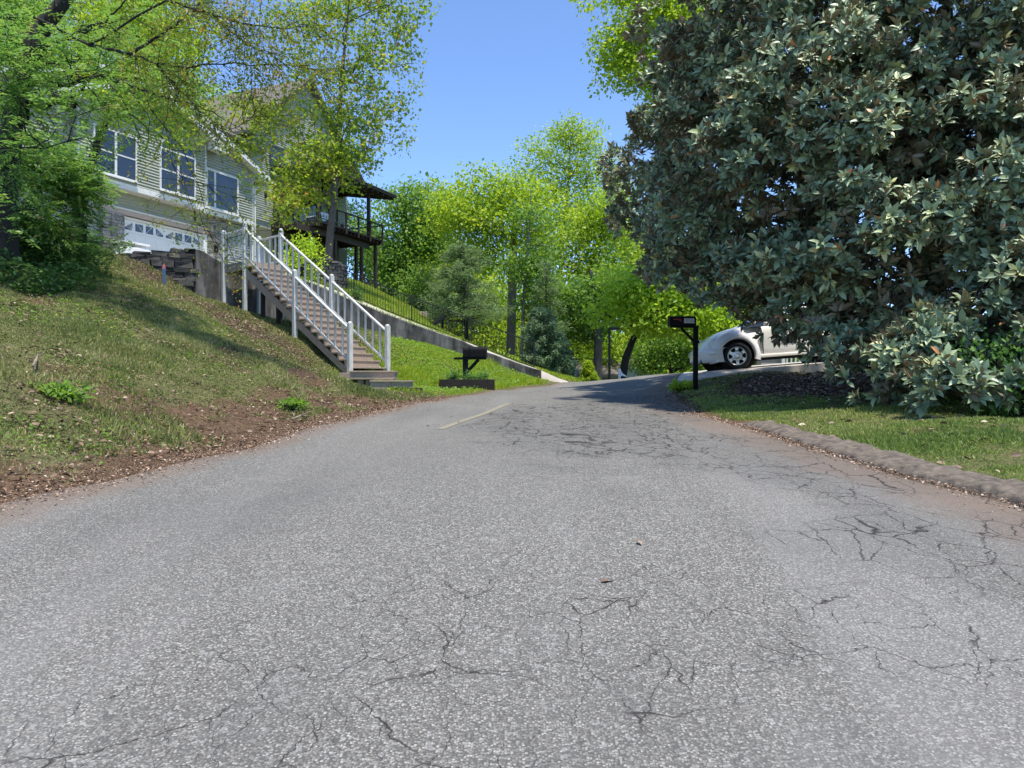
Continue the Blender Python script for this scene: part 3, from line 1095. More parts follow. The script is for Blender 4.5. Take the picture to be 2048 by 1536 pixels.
rz, tr_ = RISE / NST, L1 / NST
for i in range(NST):
    mb = MB()
    mb.obox(SP(i * tr_ + tr_ * .5 - .02, SW / 2, i * rz), run * (tr_ / 2 + .02), side * (SW / 2 + .075), up * .019)
    mb.build('tread', M['tread'], root, bevel=.004)
    mb = MB()
    mb.obox(SP(i * tr_ + tr_ - .012, SW / 2, i * rz + rz / 2), run * .010, side * (SW / 2 + .03), up * (rz / 2 - .021))
    mb.build('riser', M['tread'], root)
for w in (-.03, SW + .03):
    mb = MB()
    a = [SP(-.20, w - .02, -.42), SP(-.20, w - .02, -.24), SP(L1, w - .02, RISE - .20), SP(L1, w - .02, RISE - .46)]
    mb.prism(a, side * .042)
    mb.build('stringer', M['tread'], root)
# landing
mb = MB()
for k in range(9):
    mb.obox(SP(L1 + .07 + k * .14, SW / 2, RISE), run * .066, side * (SW / 2 + .05), up * .019)
mb.build('landing_deck', M['tread'], root)
mb = MB()
for w in (-.04, SW + .04): mb.obox(SP((L1 + L2) / 2, w, RISE - .13), run * ((L2 - L1) / 2), side * .02, up * .10)
mb.obox(SP(L2 - .03, SW / 2, RISE - .13), run * .02, side * (SW / 2), up * .10)
mb.obox(SP(L1 + .03, SW / 2, RISE - .13), run * .02, side * (SW / 2), up * .10)
mb.build('landing_frame', M['tread'], root)


def post(l, w, zb, zt, mat='white_paint', s=.055, cap=True):
    mb = MB()
    c = SP(l, w, 0)
    mb.obox(c + up * (zb + zt) / 2, run * s, side * s, up * (zt - zb) / 2)
    ob = mb.build('post', M[mat], root, bevel=.006)
    if cap:
        m2 = MB()
        m2.lathe([(0.0, zt + .055), (.03, zt + .05), (.052, zt + .03), (.058, zt + .005), (.058, zt - .005), (0, zt - .006)], 10, Matrix.Translation(c))
        m2.build('post_cap', M[mat], ob, smooth=True)
    return ob


def railing(l0, l1, w):
    """hand rail, lower rail and balusters between two posts"""
    z0, z1 = zat(l0), zat(l1)
    mb = MB()
    mb.bar(SP(l0, w, z0 + .93), SP(l1, w, z1 + .93), .075, .05)
    mb.build('hand_rail', M['white_paint'], root, bevel=.012)
    mb = MB()
    mb.bar(SP(l0, w, z0 + .14), SP(l1, w, z1 + .14), .045, .055)
    mb.build('lower_rail', M['white_paint'], root, bevel=.005)
    n = max(2, int(round((l1 - l0) / .31)))
    for k in range(1, n):
        l = l0 + (l1 - l0) * k / n
        z = zat(l)
        mb = MB()
        mb.obox(SP(l, w, z + .535), run * .021, side * .021, up * .385)
        mb.build('baluster', M['white_paint'], root)


PL = [0.0, 2.46, L1]
for w in (-.075, SW + .075):
    railing(0, 2.46, w)
    railing(2.46, L1, w)
    railing(L1, L2, w)
    post(0, w, -.16, 1.08)
    post(2.46, w, gloc(2.46, w) - .2, zat(2.46) + 1.08)
    post(L1, w, gloc(L1, w) - .2, RISE + 1.08)
    post(L2, w, gloc(L2, w) - .2, RISE + 1.02)
for l in (3.9, L1 - .35):
    for w in (.30, SW - .15): post(l, w, gloc(l, w) - .2, zat(l) - .35, 'dark_post', .05, False)
# lower steps turning out to the road
mb = MB()
for (c, hx, hy, hz) in ((P(748, 752, 18.1), .52, .30, .085),):
    mb.box(c.x - hx - S0.x, c.x + hx - S0.x, c.y - hy - S0.y, c.y + hy - S0.y, c.z - hz - S0.z, c.z + hz - S0.z)
    mb.box(c.x - hx - .03 - S0.x, c.x + hx + .02 - S0.x, c.y - hy - .03 - S0.y, c.y + hy - S0.y, c.z + hz - S0.z, c.z + hz + .036 - S0.z)
mb.build('entry_step', M['tread'], root, bevel=.005)
mb = MB()
c = P(784, 770.5, 17.6)
mb.box(c.x - .46 - S0.x, c.x + .02 - S0.x, c.y - .28 - S0.y, c.y + .28 - S0.y, c.z - .10 - S0.z, c.z + .075 - S0.z)
mb.box(c.x + .024 - S0.x, c.x + .46 - S0.x, c.y - .27 - S0.y, c.y + .29 - S0.y, c.z - .10 - S0.z, c.z + .07 - S0.z)
mb.box(c.x - .47 - S0.x, c.x + .48 - S0.x, c.y - .31 - S0.y, c.y + .29 - S0.y, c.z + .078 - S0.z, c.z + .114 - S0.z)
mb.build('entry_step', M['tread'], root, bevel=.005)
mb = MB()
for (px, py) in ((738, 768), (722, 766)):
    c = P(px, py, 18.0)
    mb.box(c.x - .07 - S0.x, c.x + .07 - S0.x, c.y - .05 - S0.y, c.y + .05 - S0.y, c.z - .2 - S0.z, c.z + .12 - S0.z)
mb.build('step_support', M['tread'], root)
mb = MB()
c = P(712, 744, 18.35)
mb.box(c.x - .38 - S0.x, c.x + .30 - S0.x, c.y - .1 - S0.y, c.y + .25 - S0.y, c.z - .30 - S0.z, c.z - .02 - S0.z)
mb.build('base_frame', M['tread'], root, bevel=.005)
mb = MB()
c = P(818, 781, 17.1)
mb.box(c.x - .33 - S0.x, c.x + .30 - S0.x, c.y - .15 - S0.y, c.y + .15 - S0.y, c.z - .10 - S0.z, c.z + .06 - S0.z)
mb.build('bottom_timber', M['timber'], root, bevel=.012)

# ================================================================== iron fence on the drive
root = empty('iron_fence', FENCE[0], label='black iron picket fence sloping along the upper drive', cat='fence')
o = FENCE[0]


def fpt(s):
    """point on the fence foot at arc length s"""
    for i in range(len(FENCE) - 1):
        a, b = FENCE[i], FENCE[i + 1]
        L = math.hypot(b.x - a.x, b.y - a.y)
        if s <= L or i == len(FENCE) - 2:
            t = min(s / L, 1)
            p = a.lerp(b, t)
            return Vector((p.x, p.y, max(p.z - .02, ground_at(p.x, p.y) - .05)))
        s -= L


FL = sum(math.hypot(FENCE[i + 1].x - FENCE[i].x, FENCE[i + 1].y - FENCE[i].y) for i in range(len(FENCE) - 1))
nseg = 40
top = [fpt(FL * k / nseg) - o + up * .97 for k in range(nseg + 1)]
bot = [fpt(FL * k / nseg) - o + up * .10 for k in range(nseg + 1)]
for nm, pts in (('top_rail', top), ('bottom_rail', bot)):
    mb = MB()
    mb.tube(pts, .018, 5)
    mb.build(nm, M['black_metal'], root)
npk = 88
for k in range(npk + 1):
    p = fpt(FL * k / npk) - o
    mb = MB()
    if k % 22 == 0:
        mb.box(p.x - .022, p.x + .022, p.y - .022, p.y + .022, p.z - .25, p.z + 1.05)
        mb.build('post', M['black_metal'], root)
    else:
        mb.box(p.x - .008, p.x + .008, p.y - .008, p.y + .008, p.z + .09, p.z + .97)
        mb.build('picket', M['black_metal'], root)

# ================================================================== house
HO = Vector((-16.1, 32.0, CZ + 5.0))
HA = math.atan2(.916, .40)
house = empty('green_sided_house', HO, (0, 0, HA), 'sage green house on the hill with garage, gables and raised deck', 'house')
hx_ = Vector((math.cos(HA), math.sin(HA), 0))
hy_ = Vector((-math.sin(HA), math.cos(HA), 0))


def hground(x, y):
    p = HO + hx_ * x + hy_ * y
    return ground_at(p.x, p.y) - HO.z


def lap(mb, x0, x1, y, z0, z1, clip=None, dz=.13):
    z = z0
    while z < z1 - 1e-4:
        zz = min(z + dz, z1)
        a, b = x0, x1
        if clip:
            ca, cb = clip(zz)
            a, b = max(a, ca), min(b, cb)
        if b - a > .05:
            mb.add([(a, y - .055, z), (b, y - .055, z), (b, y - .002, zz), (a, y - .002, zz), (a, y + .02, z), (b, y + .02, z)], [(0, 1, 2, 3), (4, 5, 1, 0)])
        z = zz


def lap_side(mb, x, y0, y1, z0, z1, sgn=1, dz=.115):
    z = z0
    while z < z1 - 1e-4:
        zz = min(z + dz, z1)
        mb.add([(x + sgn * .05, y0, z), (x + sgn * .05, y1, z), (x + sgn * .002, y1, zz), (x + sgn * .002, y0, zz), (x, y0, z), (x, y1, z)], [(0, 1, 2, 3), (4, 5, 1, 0)])
        z = zz


def window(x0, x1, y, z0, z1, cols=1, rows=2, fr='trim', arch=False, fw=.07):
    mb = MB()
    mb.box(x0 - fw, x0, y - .10, y + .02, z0 - fw, z1 + fw)
    mb.box(x1, x1 + fw, y - .10, y + .02, z0 - fw, z1 + fw)
    mb.box(x0, x1, y - .102, y + .02, z0 - fw, z0)
    mb.box(x0, x1, y - .102, y + .02, z1, z1 + fw)
    for k in range(1, cols):
        x = x0 + (x1 - x0) * k / cols
        mb.box(x - .05, x + .05, y - .096, y + .02, z0, z1)
    if rows > 1:
        for k in range(1, rows):
            z = z0 + (z1 - z0) * k / rows
            mb.box(x0, x1, y - .085, y + .02, z - .028, z + .028)
    if arch:
        c, r_ = (x0 + x1) / 2, (x1 - x0) / 2
        rows_ = []
        for k in range(17):
            a = PI * k / 16
            ca, sa = math.cos(a), math.sin(a) * .62
            rows_.append([(c + (r_ + .07) * ca, y - .10, z1 + .07 + (r_ + .07) * sa), (c + r_ * ca, y - .10, z1 + .07 + r_ * sa), (c + r_ * ca, y + .02, z1 + .07 + r_ * sa)])
        mb.grid(rows_)
    f = mb.build('window', M[fr], house)
    mb = MB()
    mb.box(x0, x1, y - .066, y - .060, z0, z1)
    if arch:
        c, r_ = (x0 + x1) / 2, (x1 - x0) / 2
        pts = [(c + r_ * math.cos(PI * k / 16), y - .066, z1 + .07 + r_ * .62 * math.sin(PI * k / 16)) for k in range(17)]
        mb.prism(pts, (0, .006, 0))
    mb.build('pane', M['glass'], f)
    mb = MB()
    mb.box(x0 - fw - .03, x1 + fw + .03, y - .14, y - .104, z0 - fw - .05, z0 - fw + .0)
    mb.build('sill', M['trim'], f)
    return f


# -- garage wing: upper floor
GB = lambda z: (-7.1 + (z - 5.64) / .4 - .1, 8.34 - (z - 5.64) / .4 + .1)        # rake lines of the big gable
GA = lambda z: (-3.64 + (z - 6.24) / .4 - .1, 4.9 - (z - 6.24) / .4 + .1)        # and of the projecting one
mb = MB()
lap(mb, -2.64, 3.9, 0, 3.45, 8.8, GA)
lap(mb, 3.9, 7.4, .35, 3.45, 8.6, GB)
lap(mb, -6.2, -2.64, .35, 3.45, 8.6, GB)
lap_side(mb, 7.4, .35, 9.0, -.6, 5.95)
lap_side(mb, 3.9, 0, .35, 3.45, 6.5)
# garage storey set back under the overhang
lap(mb, -6.2, 7.4, .62, 2.32, 3.3)
lap(mb, 4.55, 7.4, .62, -.4, 2.32)
mb.build('siding_wall', M['siding'], house)
mb = MB()
mb.box(-6.15, 7.37, .72, 9.0, -.6, 3.3)
mb.box(-6.15, 7.37, .46, 9.0, 3.4, 5.7)
mb.box(-2.6, 3.86, .06, .46, 3.42, 5.9)
mb.build('wall_core', M['siding'], house)
# corner boards, skirt with soffit under the overhang
mb = MB()
for x, y in ((3.9, 0), (7.4, .35)): mb.box(x - .07, x + .03, y - .035, y + .05, 3.35 if x < 7 else -.4, 6.35 if x < 7 else 5.9)
mb.box(-2.62, -2.54, -.035, .05, 3.35, 6.3)
mb.build('corner_board', M['trim'], house)
mb = MB()
mb.box(-2.7, 3.95, -.05, .02, 3.20, 3.44)
mb.box(3.95, 7.44, .30, .36, 3.20, 3.44)
mb.box(-6.2, -2.7, .30, .36, 3.20, 3.44)
mb.build('skirt_board', M['trim'], house)
mb = MB()
mb.box(-2.68, 3.93, .02, .70, 3.22, 3.28)
mb.box(3.93, 7.42, .36, .70, 3.22, 3.28)
mb.box(-6.2, -2.68, .36, .70, 3.22, 3.28)
mb.build('soffit', M['soffit'], house)


def gable_roof(xl_, xr_, ze, zr, y0, y1, t=.16, over=.25):
    """two slopes meeting over the middle, with white rake boards and soffit"""
    xm = (xl_ + xr_) / 2
    mb = MB()
    for xe in (xl_, xr_):
        mb.prism([(xe, y0, ze), (xm, y0, zr), (xm, y0, zr + t), (xe, y0, ze + t)], (0, y1 - y0, 0))
    rf = mb.build('roof', M['roof'], house)
    mb = MB()
    for xe in (xl_, xr_):
        mb.prism([(xe, y0 - .03, ze - .10), (xm, y0 - .03, zr - .10), (xm, y0 - .03, zr + t - .02), (xe, y0 - .03, ze + t - .02)], (0, .028, 0))
        mb.prism([(xe, y0, ze - .03), (xm, y0, zr - .03), (xm, y0, zr - .006), (xe, y0, ze - .006)], (0, .62, 0))
    mb.build('rake_board', M['trim'], rf)
    # eave returns
    for xe, s in ((xl_, 1), (xr_, -1)):
        mb = MB()
        mb.prism([(xe, y0 - .02, ze - .10), (xe + s * .85, y0 - .02, ze - .10), (xe + s * .85, y0 - .02, ze + .27), (xe, y0 - .02, ze + .02)], (0, .5, 0))
        mb.build('eave_return', M['trim'], rf)
    return rf


gable_roof(-7.1, 8.34, 5.64, 5.64 + .4 * 7.72, -.10, 9.5)
gable_roof(-3.64, 4.9, 6.24, 6.24 + .4 * 4.27, -.45, 4)
mb = MB()
mb.box(8.30, 8.42, -.1, 9.5, 5.60, 5.72)
mb.tube([(8.3, -.0, 5.62), (8.2, .0, 5.45), (7.75, .15, 5.30), (7.5, .28, 5.2), (7.5, .28, -.3)], .04, 6)
mb.build('gutter', M['trim'], house)
window(-1.92, -.02, 0, 3.66, 5.42, 2, 2)
window(1.30, 3.16, 0, 3.66, 5.42, 2, 2, arch=True)
f = window(4.30, 6.22, .35, 3.58, 5.30, 1, 1, fw=.10)
mb = MB()
mb.box(4.72, 4.84, .28, .37, 3.58, 5.30)
mb.build('mullion', M['trim'], f)
# -- garage door
gd = MB()
DX0, DX1, DZ = 0.0, 4.32, 2.12
for k in range(4):
    z0, z1 = DZ * k / 4, DZ * (k + 1) / 4
    gd.box(DX0, DX1, .70, .74, z0 + .004, z1 - .004)
    if k < 3:
        for i in range(8):
            a = DX0 + (DX1 - DX0) * i / 8
            gd.box(a + .07, a + (DX1 - DX0) / 8 - .07, .688, .70, z0 + .09, z1 - .09)
door = gd.build('garage_door', M['garage'], house, bevel=.003)
for i in range(8):
    a, b = DX0 + (DX1 - DX0) * i / 8 + .075, DX0 + (DX1 - DX0) * (i + 1) / 8 - .075
    z0, z1 = DZ * .75 + .10, DZ - .10
    left = (i % 4) in (0, 1)
    inner = (i % 4) in (1, 2)
    # sunburst lights: each group of four makes a fan
    mb = MB()
    prof = [(a, z0), (b, z0), (b, z1), (a, z1)]
    if i % 4 == 0: prof = [(a, z0), (b, z0), (b, z1), (a, z0 + .09)]
    if i % 4 == 3: prof = [(a, z0), (b, z0), (b, z0 + .09), (a, z1)]
    mb.prism([(x, .692, z) for x, z in prof], (0, .006, 0))
    pn = mb.build('pane', M['glass'], door)
    mb = MB()
    c0 = DX0 + (DX1 - DX0) * (2 if i < 4 else 6) / 8
    for k in (1, 2, 3):
        ang = PI - k * PI / 8 if left else k * PI / 8
        p0 = Vector((b if left else a, .688, z0))
        d = Vector((math.cos(ang), 0, math.sin(ang)))
        tt = min((b - a) / max(abs(d.x), .05), (z1 - z0) / max(d.z, .05))
        if k == 2 or not inner: mb.bar(p0 + d * .02, p0 + d * tt * .97, .012, .028, (0, 1, 0))
    mb.build('pane_bars', M['garage'], pn)
mb = MB()
mb.box(-.10, -.004, .60, .76, -.3, 2.26)
mb.box(4.324, 4.56, .57, .76, -.3, 2.26)
mb.box(-.004, 4.324, .62, .78, 2.125, 2.22)
mb.build('door_trim', M['trim'], house)
mb = MB()
mb.box(-1.2, 4.6, .50, .62, 2.262, 2.46)
mb.build('lintel', M['lintel'], house, bevel=.01)
mb = MB()
mb.box(-1.2, 4.6, .47, .62, 2.463, 2.53)
mb.build('lintel_cap', M['trim'], house)


def stone_face(x0, x1, y0, y1, z0, z1, seed, mat='stone_pale'):
    r_ = random.Random(seed)
    mb = MB()
    rn_ = []
    z = z0
    while z < z1 - .03:
        h = min(r_.uniform(.10, .22), z1 - z)
        x = x0
        while x < x1 - .02:
            w = min(r_.uniform(.15, .42), x1 - x)
            j = r_.uniform(0, .03)
            mb.box(x + .006, x + w - .006, y0 - j, y1, z + .006, z + h - .006)
            rn_ += [r_.random()] * 6
            x += w
        z += h
    ob = mb.build('stone_facing', M[mat], house, bevel=.012)
    at = ob.data.attributes.new('rnd', 'FLOAT', 'FACE')
    at.data.foreach_set('value', rn_)


stone_face(-1.15, -.12, .46, .74, -.5, 2.25, 3)
stone_face(-2.6, -1.3, .9, 1.1, -.5, 2.0, 4, 'stone_dark')
stone_face(4.57, 5.9, .55, .74, -.5, 3.18, 6)
# coach lamp by the door
mb = MB()
mb.box(4.98, 5.12, .42, .54, 1.45, 1.75)
mb.prism([(4.95, .40, 1.75), (5.15, .40, 1.75), (5.05, .48, 1.86)], (0, .14, 0))
mb.build('wall_lantern', M['lamp_dark'], house)

# -- main block behind, two tall storeys and a steep gable
FX0, FX1, FY = 9.0, 20.3, 3.83
XM, ZR, ZE = 15.9, 14.4, 9.3
EL, ER = 10.2, 21.6
GM = lambda z: (EL + (z - ZE) * (XM - EL) / (ZR - ZE), ER - (z - ZE) * (ER - XM) / (ZR - ZE))
mb = MB()
lap(mb, 11.2, FX1, FY, 4.7, 14.2, lambda z: (11.2, FX1) if z < ZE + .6 else GM(z))
lap(mb, 7.4, 11.2, FY, 2.0, 8.9)
lap_side(mb, FX1, FY, 12, -.8, 9.6)
mb.build('siding_wall', M['siding'], house)
mb = MB()
mb.box(11.25, FX1 - .02, FY + .02, 12, -.8, 9.5)
mb.box(7.45, 11.25, FY + .03, 12, -.8, 8.9)
mb.build('wall_core', M['siding'], house)
mb = MB()
mb.box(11.2, FX1, FY - .02, FY + .02, -.8, 4.3)
mb.build('basement_wall', M['olive'], house)
mb = MB()
for xe in (EL, ER):
    mb.prism([(xe, FY - .5, ZE), (XM, FY - .5, ZR), (XM, FY - .5, ZR + .2), (xe, FY - .5, ZE + .2)], (0, 9.5, 0))
mb.prism([(7.2, FY - .4, 8.7), (7.2, FY + 4, 11.2), (7.2, FY + 4, 11.4), (7.2, FY - .4, 8.9)], (4.6, 0, 0))
rf = mb.build('roof', M['roof'], house)
mb = MB()
for xe in (EL, ER):
    mb.prism([(xe, FY - .54, ZE - .1), (XM, FY - .54, ZR - .1), (XM, FY - .54, ZR + .16), (xe, FY - .54, ZE + .16)], (0, .035, 0))
mb.box(7.2, 11.8, FY - .43, FY - .402, 8.66, 8.86)
mb.build('rake_board', M['deck_wood'], rf)
for x in (12.6, 14.6, 16.6, 18.4): window(x, x + 1.25, FY, 7.75, 9.35, 1, 2, 'deck_wood')
for x in (8.3, 9.8): window(x, x + 1.0, FY, 6.7, 8.3, 1, 2, 'deck_wood')
for x in (12.9, 15.2, 17.4): window(x, x + 1.7, FY, 4.72, 6.85, 2, 1, 'deck_wood')
mb = MB()
mb.box(12.1, 12.22, FY - .16, FY - .03, 6.1, 6.5)
mb.box(19.6, 19.75, FY - .16, FY - .03, 5.6, 6.0)
mb.build('wall_lantern', M['lamp_dark'], house)

# -- raised deck
DKX0, DKX1, DKY = 12.75, 19.45, .5
mb = MB()
mb.box(DKX0, DKX1, DKY, FY - .03, 4.56, 4.60)
deck = mb.build('deck_floor', M['deck_wood'], house)
mb = MB()
for k in range(17):
    x = DKX0 + .05 + (DKX1 - DKX0 - .1) * k / 16
    mb.box(x - .022, x + .022, DKY - .10, FY - .04, 4.30, 4.555)
mb.build('joist', M['deck_wood'], house)
mb = MB()
mb.box(DKX0 - .04, DKX0 - .002, DKY, FY - .03, 4.28, 4.62)
mb.box(DKX1 + .002, DKX1 + .04, DKY, FY - .03, 4.28, 4.62)
mb.box(DKX0, DKX1, DKY - .15, DKY - .104, 4.50, 4.60)
mb.box(DKX0 - 1.2, DKX1 - .6, DKY + .45, DKY + .55, 3.92, 4.296)
mb.build('fascia_beam', M['deck_wood'], house)
for x in (DKX0, 14.1, 15.4, 16.7, 18.0, DKX1 - .05):
    mb = MB()
    mb.box(x - .05, x + .05, DKY - .24, DKY - .152, 4.25, 5.56)
    mb.build('rail_post', M['deck_wood'], house)
for z in (5.50, 4.72):
    mb = MB()
    mb.box(DKX0 - .05, DKX1 + .02, DKY - .255, DKY - .15, z, z + .07) if z > 5 else mb.box(DKX0, DKX1, DKY - .20, DKY - .17, z, z + .05)
    mb.box(DKX1 - .05, DKX1 + .018, DKY - .149, FY - .1, z, z + .068)
    mb.build('deck_rail', M['deck_wood'], house)
mb = MB()
for z in (4.85, 4.98, 5.11, 5.24, 5.37): mb.tube([(DKX0, DKY - .2, z), (DKX1, DKY - .2, z)], .006, 4)
mb.build('cable_rail', M['black_metal'], house)
for x, y in ((18.0, .45), (DKX0 + .2, 3.4), (15.2, .45)):
    mb = MB()
    mb.box(x - .09, x + .09, y - .09, y + .09, 4.61, 7.42)
    if x != 15.2: mb.build('roof_column', M['deck_wood'], house)
for x, y in ((18.0, 1.0), (19.25, 2.3), (15.2, 1.0), (12.9, 1.0), (18.3, 3.2), (19.3, .8)):
    mb = MB()
    mb.box(x - .09, x + .09, y - .09, y + .09, hground(x, y) - .3, 3.915 if y == 1.0 else 4.29)
    mb.build('deck_post', M['deck_wood'], house)
mb = MB()
mb.box(17.6, 18.5, .6, 1.5, hground(18, 1) - .3, hground(18, 1) + .75)
mb.build('post_skirt', M['deck_wood'], house)
mb = MB()
mb.prism([(13.0, -.35, 7.44), (13.0, FY, 8.1), (13.0, FY, 8.24), (13.0, -.35, 7.58)], (7.1, 0, 0))
mb.build('deck_roof', M['deck_wood'], house)
mb = MB()
for k in range(12): mb.prism([(13.2 + k * .6, -.30, 7.26), (13.2 + k * .6, FY - .04, 7.92), (13.2 + k * .6, FY - .04, 8.09), (13.2 + k * .6, -.30, 7.43)], (.045, 0, 0))
mb.box(13.1, 20.0, .36, .56, 7.42, 7.6)
mb.build('roof_rafter', M['deck_wood'], house)
mb = MB()
mb.prism([(13.0, -.42, 7.59), (13.0, FY, 8.25), (13.0, FY, 8.30), (13.0, -.42, 7.63)], (7.1, 0, 0))
mb.build('roof_sheet', M['roof'], house)
# stair from deck to garden behind the posts
mb = MB()
for k in range(12): mb.box(15.6 + k * .26, 15.86 + k * .26, 3.0, 3.75, 3.9 - k * .28, 3.94 - k * .28)
mb.prism([(15.5, 2.96, 4.1), (18.8, 2.96, .65), (18.8, 2.96, .35), (15.5, 2.96, 3.75)], (0, .045, 0))
mb.build('garden_stair', M['deck_wood'], house)


# white deck chairs
def deck_chair(x, y, rot, label):
    p = HO + hx_ * x + hy_ * y + Vector((0, 0, 4.60))
    c = empty('deck_chair', p, (0, 0, HA + rot), label, 'chair', 'white chairs on the deck')
    mb = MB()
    mb.prism([(-.28, -.25, .40), (-.28, .25, .30), (-.28, .25, .34), (-.28, -.25, .44)], (.56, 0, 0))
    mb.build('seat', M['white_cloth'], c)
    mb = MB()
    mb.prism([(-.28, .25, .30), (-.28, .55, 1.0), (-.28, .59, .99), (-.28, .29, .30)], (.56, 0, 0))
    mb.build('backrest', M['white_cloth'], c)
    for sx in (-.27, .27):
        for sy in (-.2, .25):
            mb = MB()
            mb.box(sx - .02, sx + .02, sy - .02, sy + .02, 0, .42 if sy < 0 else .32)
            mb.build('leg', M['black_metal'], c)


deck_chair(13.5, 1.4, .5, 'white sling deck chair beside the near corner of the raised deck')
deck_chair(14.8, 1.1, -.3, 'white sling deck chair behind the tree trunk on the raised deck')

# white rounded machine next to the garage pier
p = P(272, 497, 31.0)
gnd = ground_at(p.x, p.y)
c = empty('garden_cart', (p.x, p.y, gnd - .05), (0, 0, HA), 'white rounded cart parked between stone pier and garage door', 'cart')
mb = MB()
prof = [(-.95, .55), (-.9, .95), (-.2, 1.02), (.55, .98), (.85, .80), (.95, .62), (.7, .5)]
rows = []
for y, s in ((-.42, .80), (-.36, .96), (0, 1.0), (.36, .96), (.42, .80)):
    rows.append([(x * s, y, .78 + (z - .78) * s) for x, z in prof])
mb.grid(rows)
mb.add([rows[0][k] for k in range(7)], [tuple(range(7))])
mb.add([rows[-1][k] for k in range(7)], [tuple(range(6, -1, -1))])
mb.build('tub', M['chrome_white'], c, smooth=False, bevel=.02)
mb = MB()
mb.box(-.9, .55, -.38, .38, 1.20, 1.32)
for x in (-.8, .4): mb.box(x, x + .05, -.35, -.30, .95, 1.20)
mb.build('lid', M['chrome_white'], c, bevel=.04)
for x in (-.5, .5):
    for y in (-.38, .38):
        mb = MB()
        mb.lathe([(0, -.05), (.24, -.05), (.26, -.02), (.26, .02), (.24, .05), (0, .05)], 16, Matrix.Translation((x, y, .26)) @ Matrix.Rotation(PI / 2, 4, 'X'))
        mb.build('wheel', M['tyre'], c, smooth=True)
mb = MB()
mb.box(-.6, .6, -.3, .3, .3, .56)
mb.build('chassis', M['black'], c)

c.scale = (.8, .8, .68)

# ================================================================== left letter box with planter
p = P(931, 770, 20.3)
gl = ground_at(p.x, p.y) - .02
mbx = empty('mailbox', (p.x, p.y, gl), (0, 0, R(-8)), 'black wooden post mailbox rising from the planter on the left verge', 'mailbox')
zb = P(0, 717, 20.3).z - gl
zt = P(0, 694, 20.3).z - gl
mb = MB()
mb.box(-.065, .065, -.065, .065, -.3, zt - .02)
mb.build('post', M['black'], mbx, bevel=.008)
mb = MB()
mb.box(-.30, .57, -.07, .07, zb - .03, zb + .035)
mb.build('arm', M['black'], mbx, bevel=.006)
mb = MB()
mb.bar((.05, 0, zb - .36), (.36, 0, zb - .03), .08, .08)
mb.build('brace', M['black'], mbx)


def box_shell(mb, x0, x1, w, z0, h, n=10, taper=0):
    pts = [(-w, z0), (w, z0), (w, z0 + h - w)] + [(w * math.cos(PI * k / n), z0 + h - w + w * math.sin(PI * k / n)) for k in range(1, n)] + [(-w, z0 + h - w)]
    rows = [[(x, y, z) for y, z in pts] for x in (x0, x1)]
    mb.grid(rows, True)
    m = len(pts)
    mb.add(rows[0], [tuple(range(m))])
    mb.add(rows[1], [tuple(range(m - 1, -1, -1))])


mb = MB()
box_shell(mb, -.04, .55, .11, zb + .037, zt - zb - .03)
bx = mb.build('letter_box', M['black'], mbx, bevel=.006)
mb = MB()
box_shell(mb, .552, .575, .12, zb + .035, zt - zb - .02)
mb.build('door', M['black'], bx, bevel=.004)
mb = MB()
mb.box(.12, .15, -.125, -.112, zb + .12, zb + .30)
mb.build('flag', M['black'], bx)

p = P(933, 771, 20.0)
gp = ground_at(p.x, p.y)
pl = empty('planter_box', (p.x, p.y, gp), (0, 0, R(6)), 'low black timber planter frame around the mailbox post', 'planter')
for (x0, x1, y0, y1) in ((-.72, .72, -.45, -.38), (-.72, .72, .40, .47), (-.72, -.65, -.378, .398), (.65, .72, -.378, .398)):
    mb = MB()
    mb.box(x0, x1, y0, y1, -.25, .20)
    mb.build('side_board', M['timber'], pl, bevel=.008)
mb = MB()
mb.box(-.648, .648, -.378, .398, -.2, .12)
mb.build('soil', M['timber'], pl)

# ================================================================== right mailbox
p = P(1391, 764, 15.6)
gl = ground_at(p.x, p.y) - .02
zz = lambda py: P(0, py, 15.6).z - gl
rmb = empty('mailbox', (p.x, p.y, gl), (0, 0, R(2)), 'black metal mailbox with red flag and white number plate on the right verge', 'mailbox')
mb = MB()
mb.box(-.045, .045, -.045, .045, -.3, zz(655))
mb.build('post', M['black'], rmb, bevel=.005)
mb = MB()
mb.box(-.52, .045, -.04, .04, zz(656) + .004, zz(652.5) + .004)
mb.build('arm', M['black'], rmb)
mb = MB()
mb.bar((-.02, 0, zz(684)), (-.30, 0, zz(656)), .035, .05)
mb.bar((-.06, -.02, zz(690)), (.07, -.02, zz(683)), .04, .06)
mb.build('brace', M['black'], rmb)
mb = MB()
z0 = zz(652.5) + .006
hh = zz(632.5) - z0
box_shell(mb, -.55, -.01, .095, z0, hh)
bx = mb.build('letter_box', M['black'], rmb, bevel=.005)
mb = MB()
box_shell(mb, -.562, -.552, .102, z0 - .004, hh + .008)
mb.build('door', M['black'], bx)
mb = MB()
mb.box(-.49, -.34, -.105, -.097, z0 + .115, z0 + .14)
mb.box(-.36, -.325, -.105, -.097, z0 + .085, z0 + .138)
mb.build('flag', M['red'], bx)
mb = MB()
mb.box(-.265, -.055, -.101, -.096, z0 + .05, z0 + .15)
pt = mb.build('number_plate', M['plate'], bx)
mb = MB()
for k, x in enumerate((-.235, -.175, -.115)):
    mb.box(x, x + .008, -.104, -.1015, z0 + .065, z0 + .135)
    mb.box(x + .008, x + .03, -.104, -.1015, z0 + .125, z0 + .135)
    mb.box(x + .03, x + .038, -.104, -.1015, z0 + .065, z0 + .135)
    if k != 1: mb.box(x + .008, x + .03, -.104, -.1015, z0 + .095, z0 + .105)
mb.build('digits', M['grey_mark'], pt)

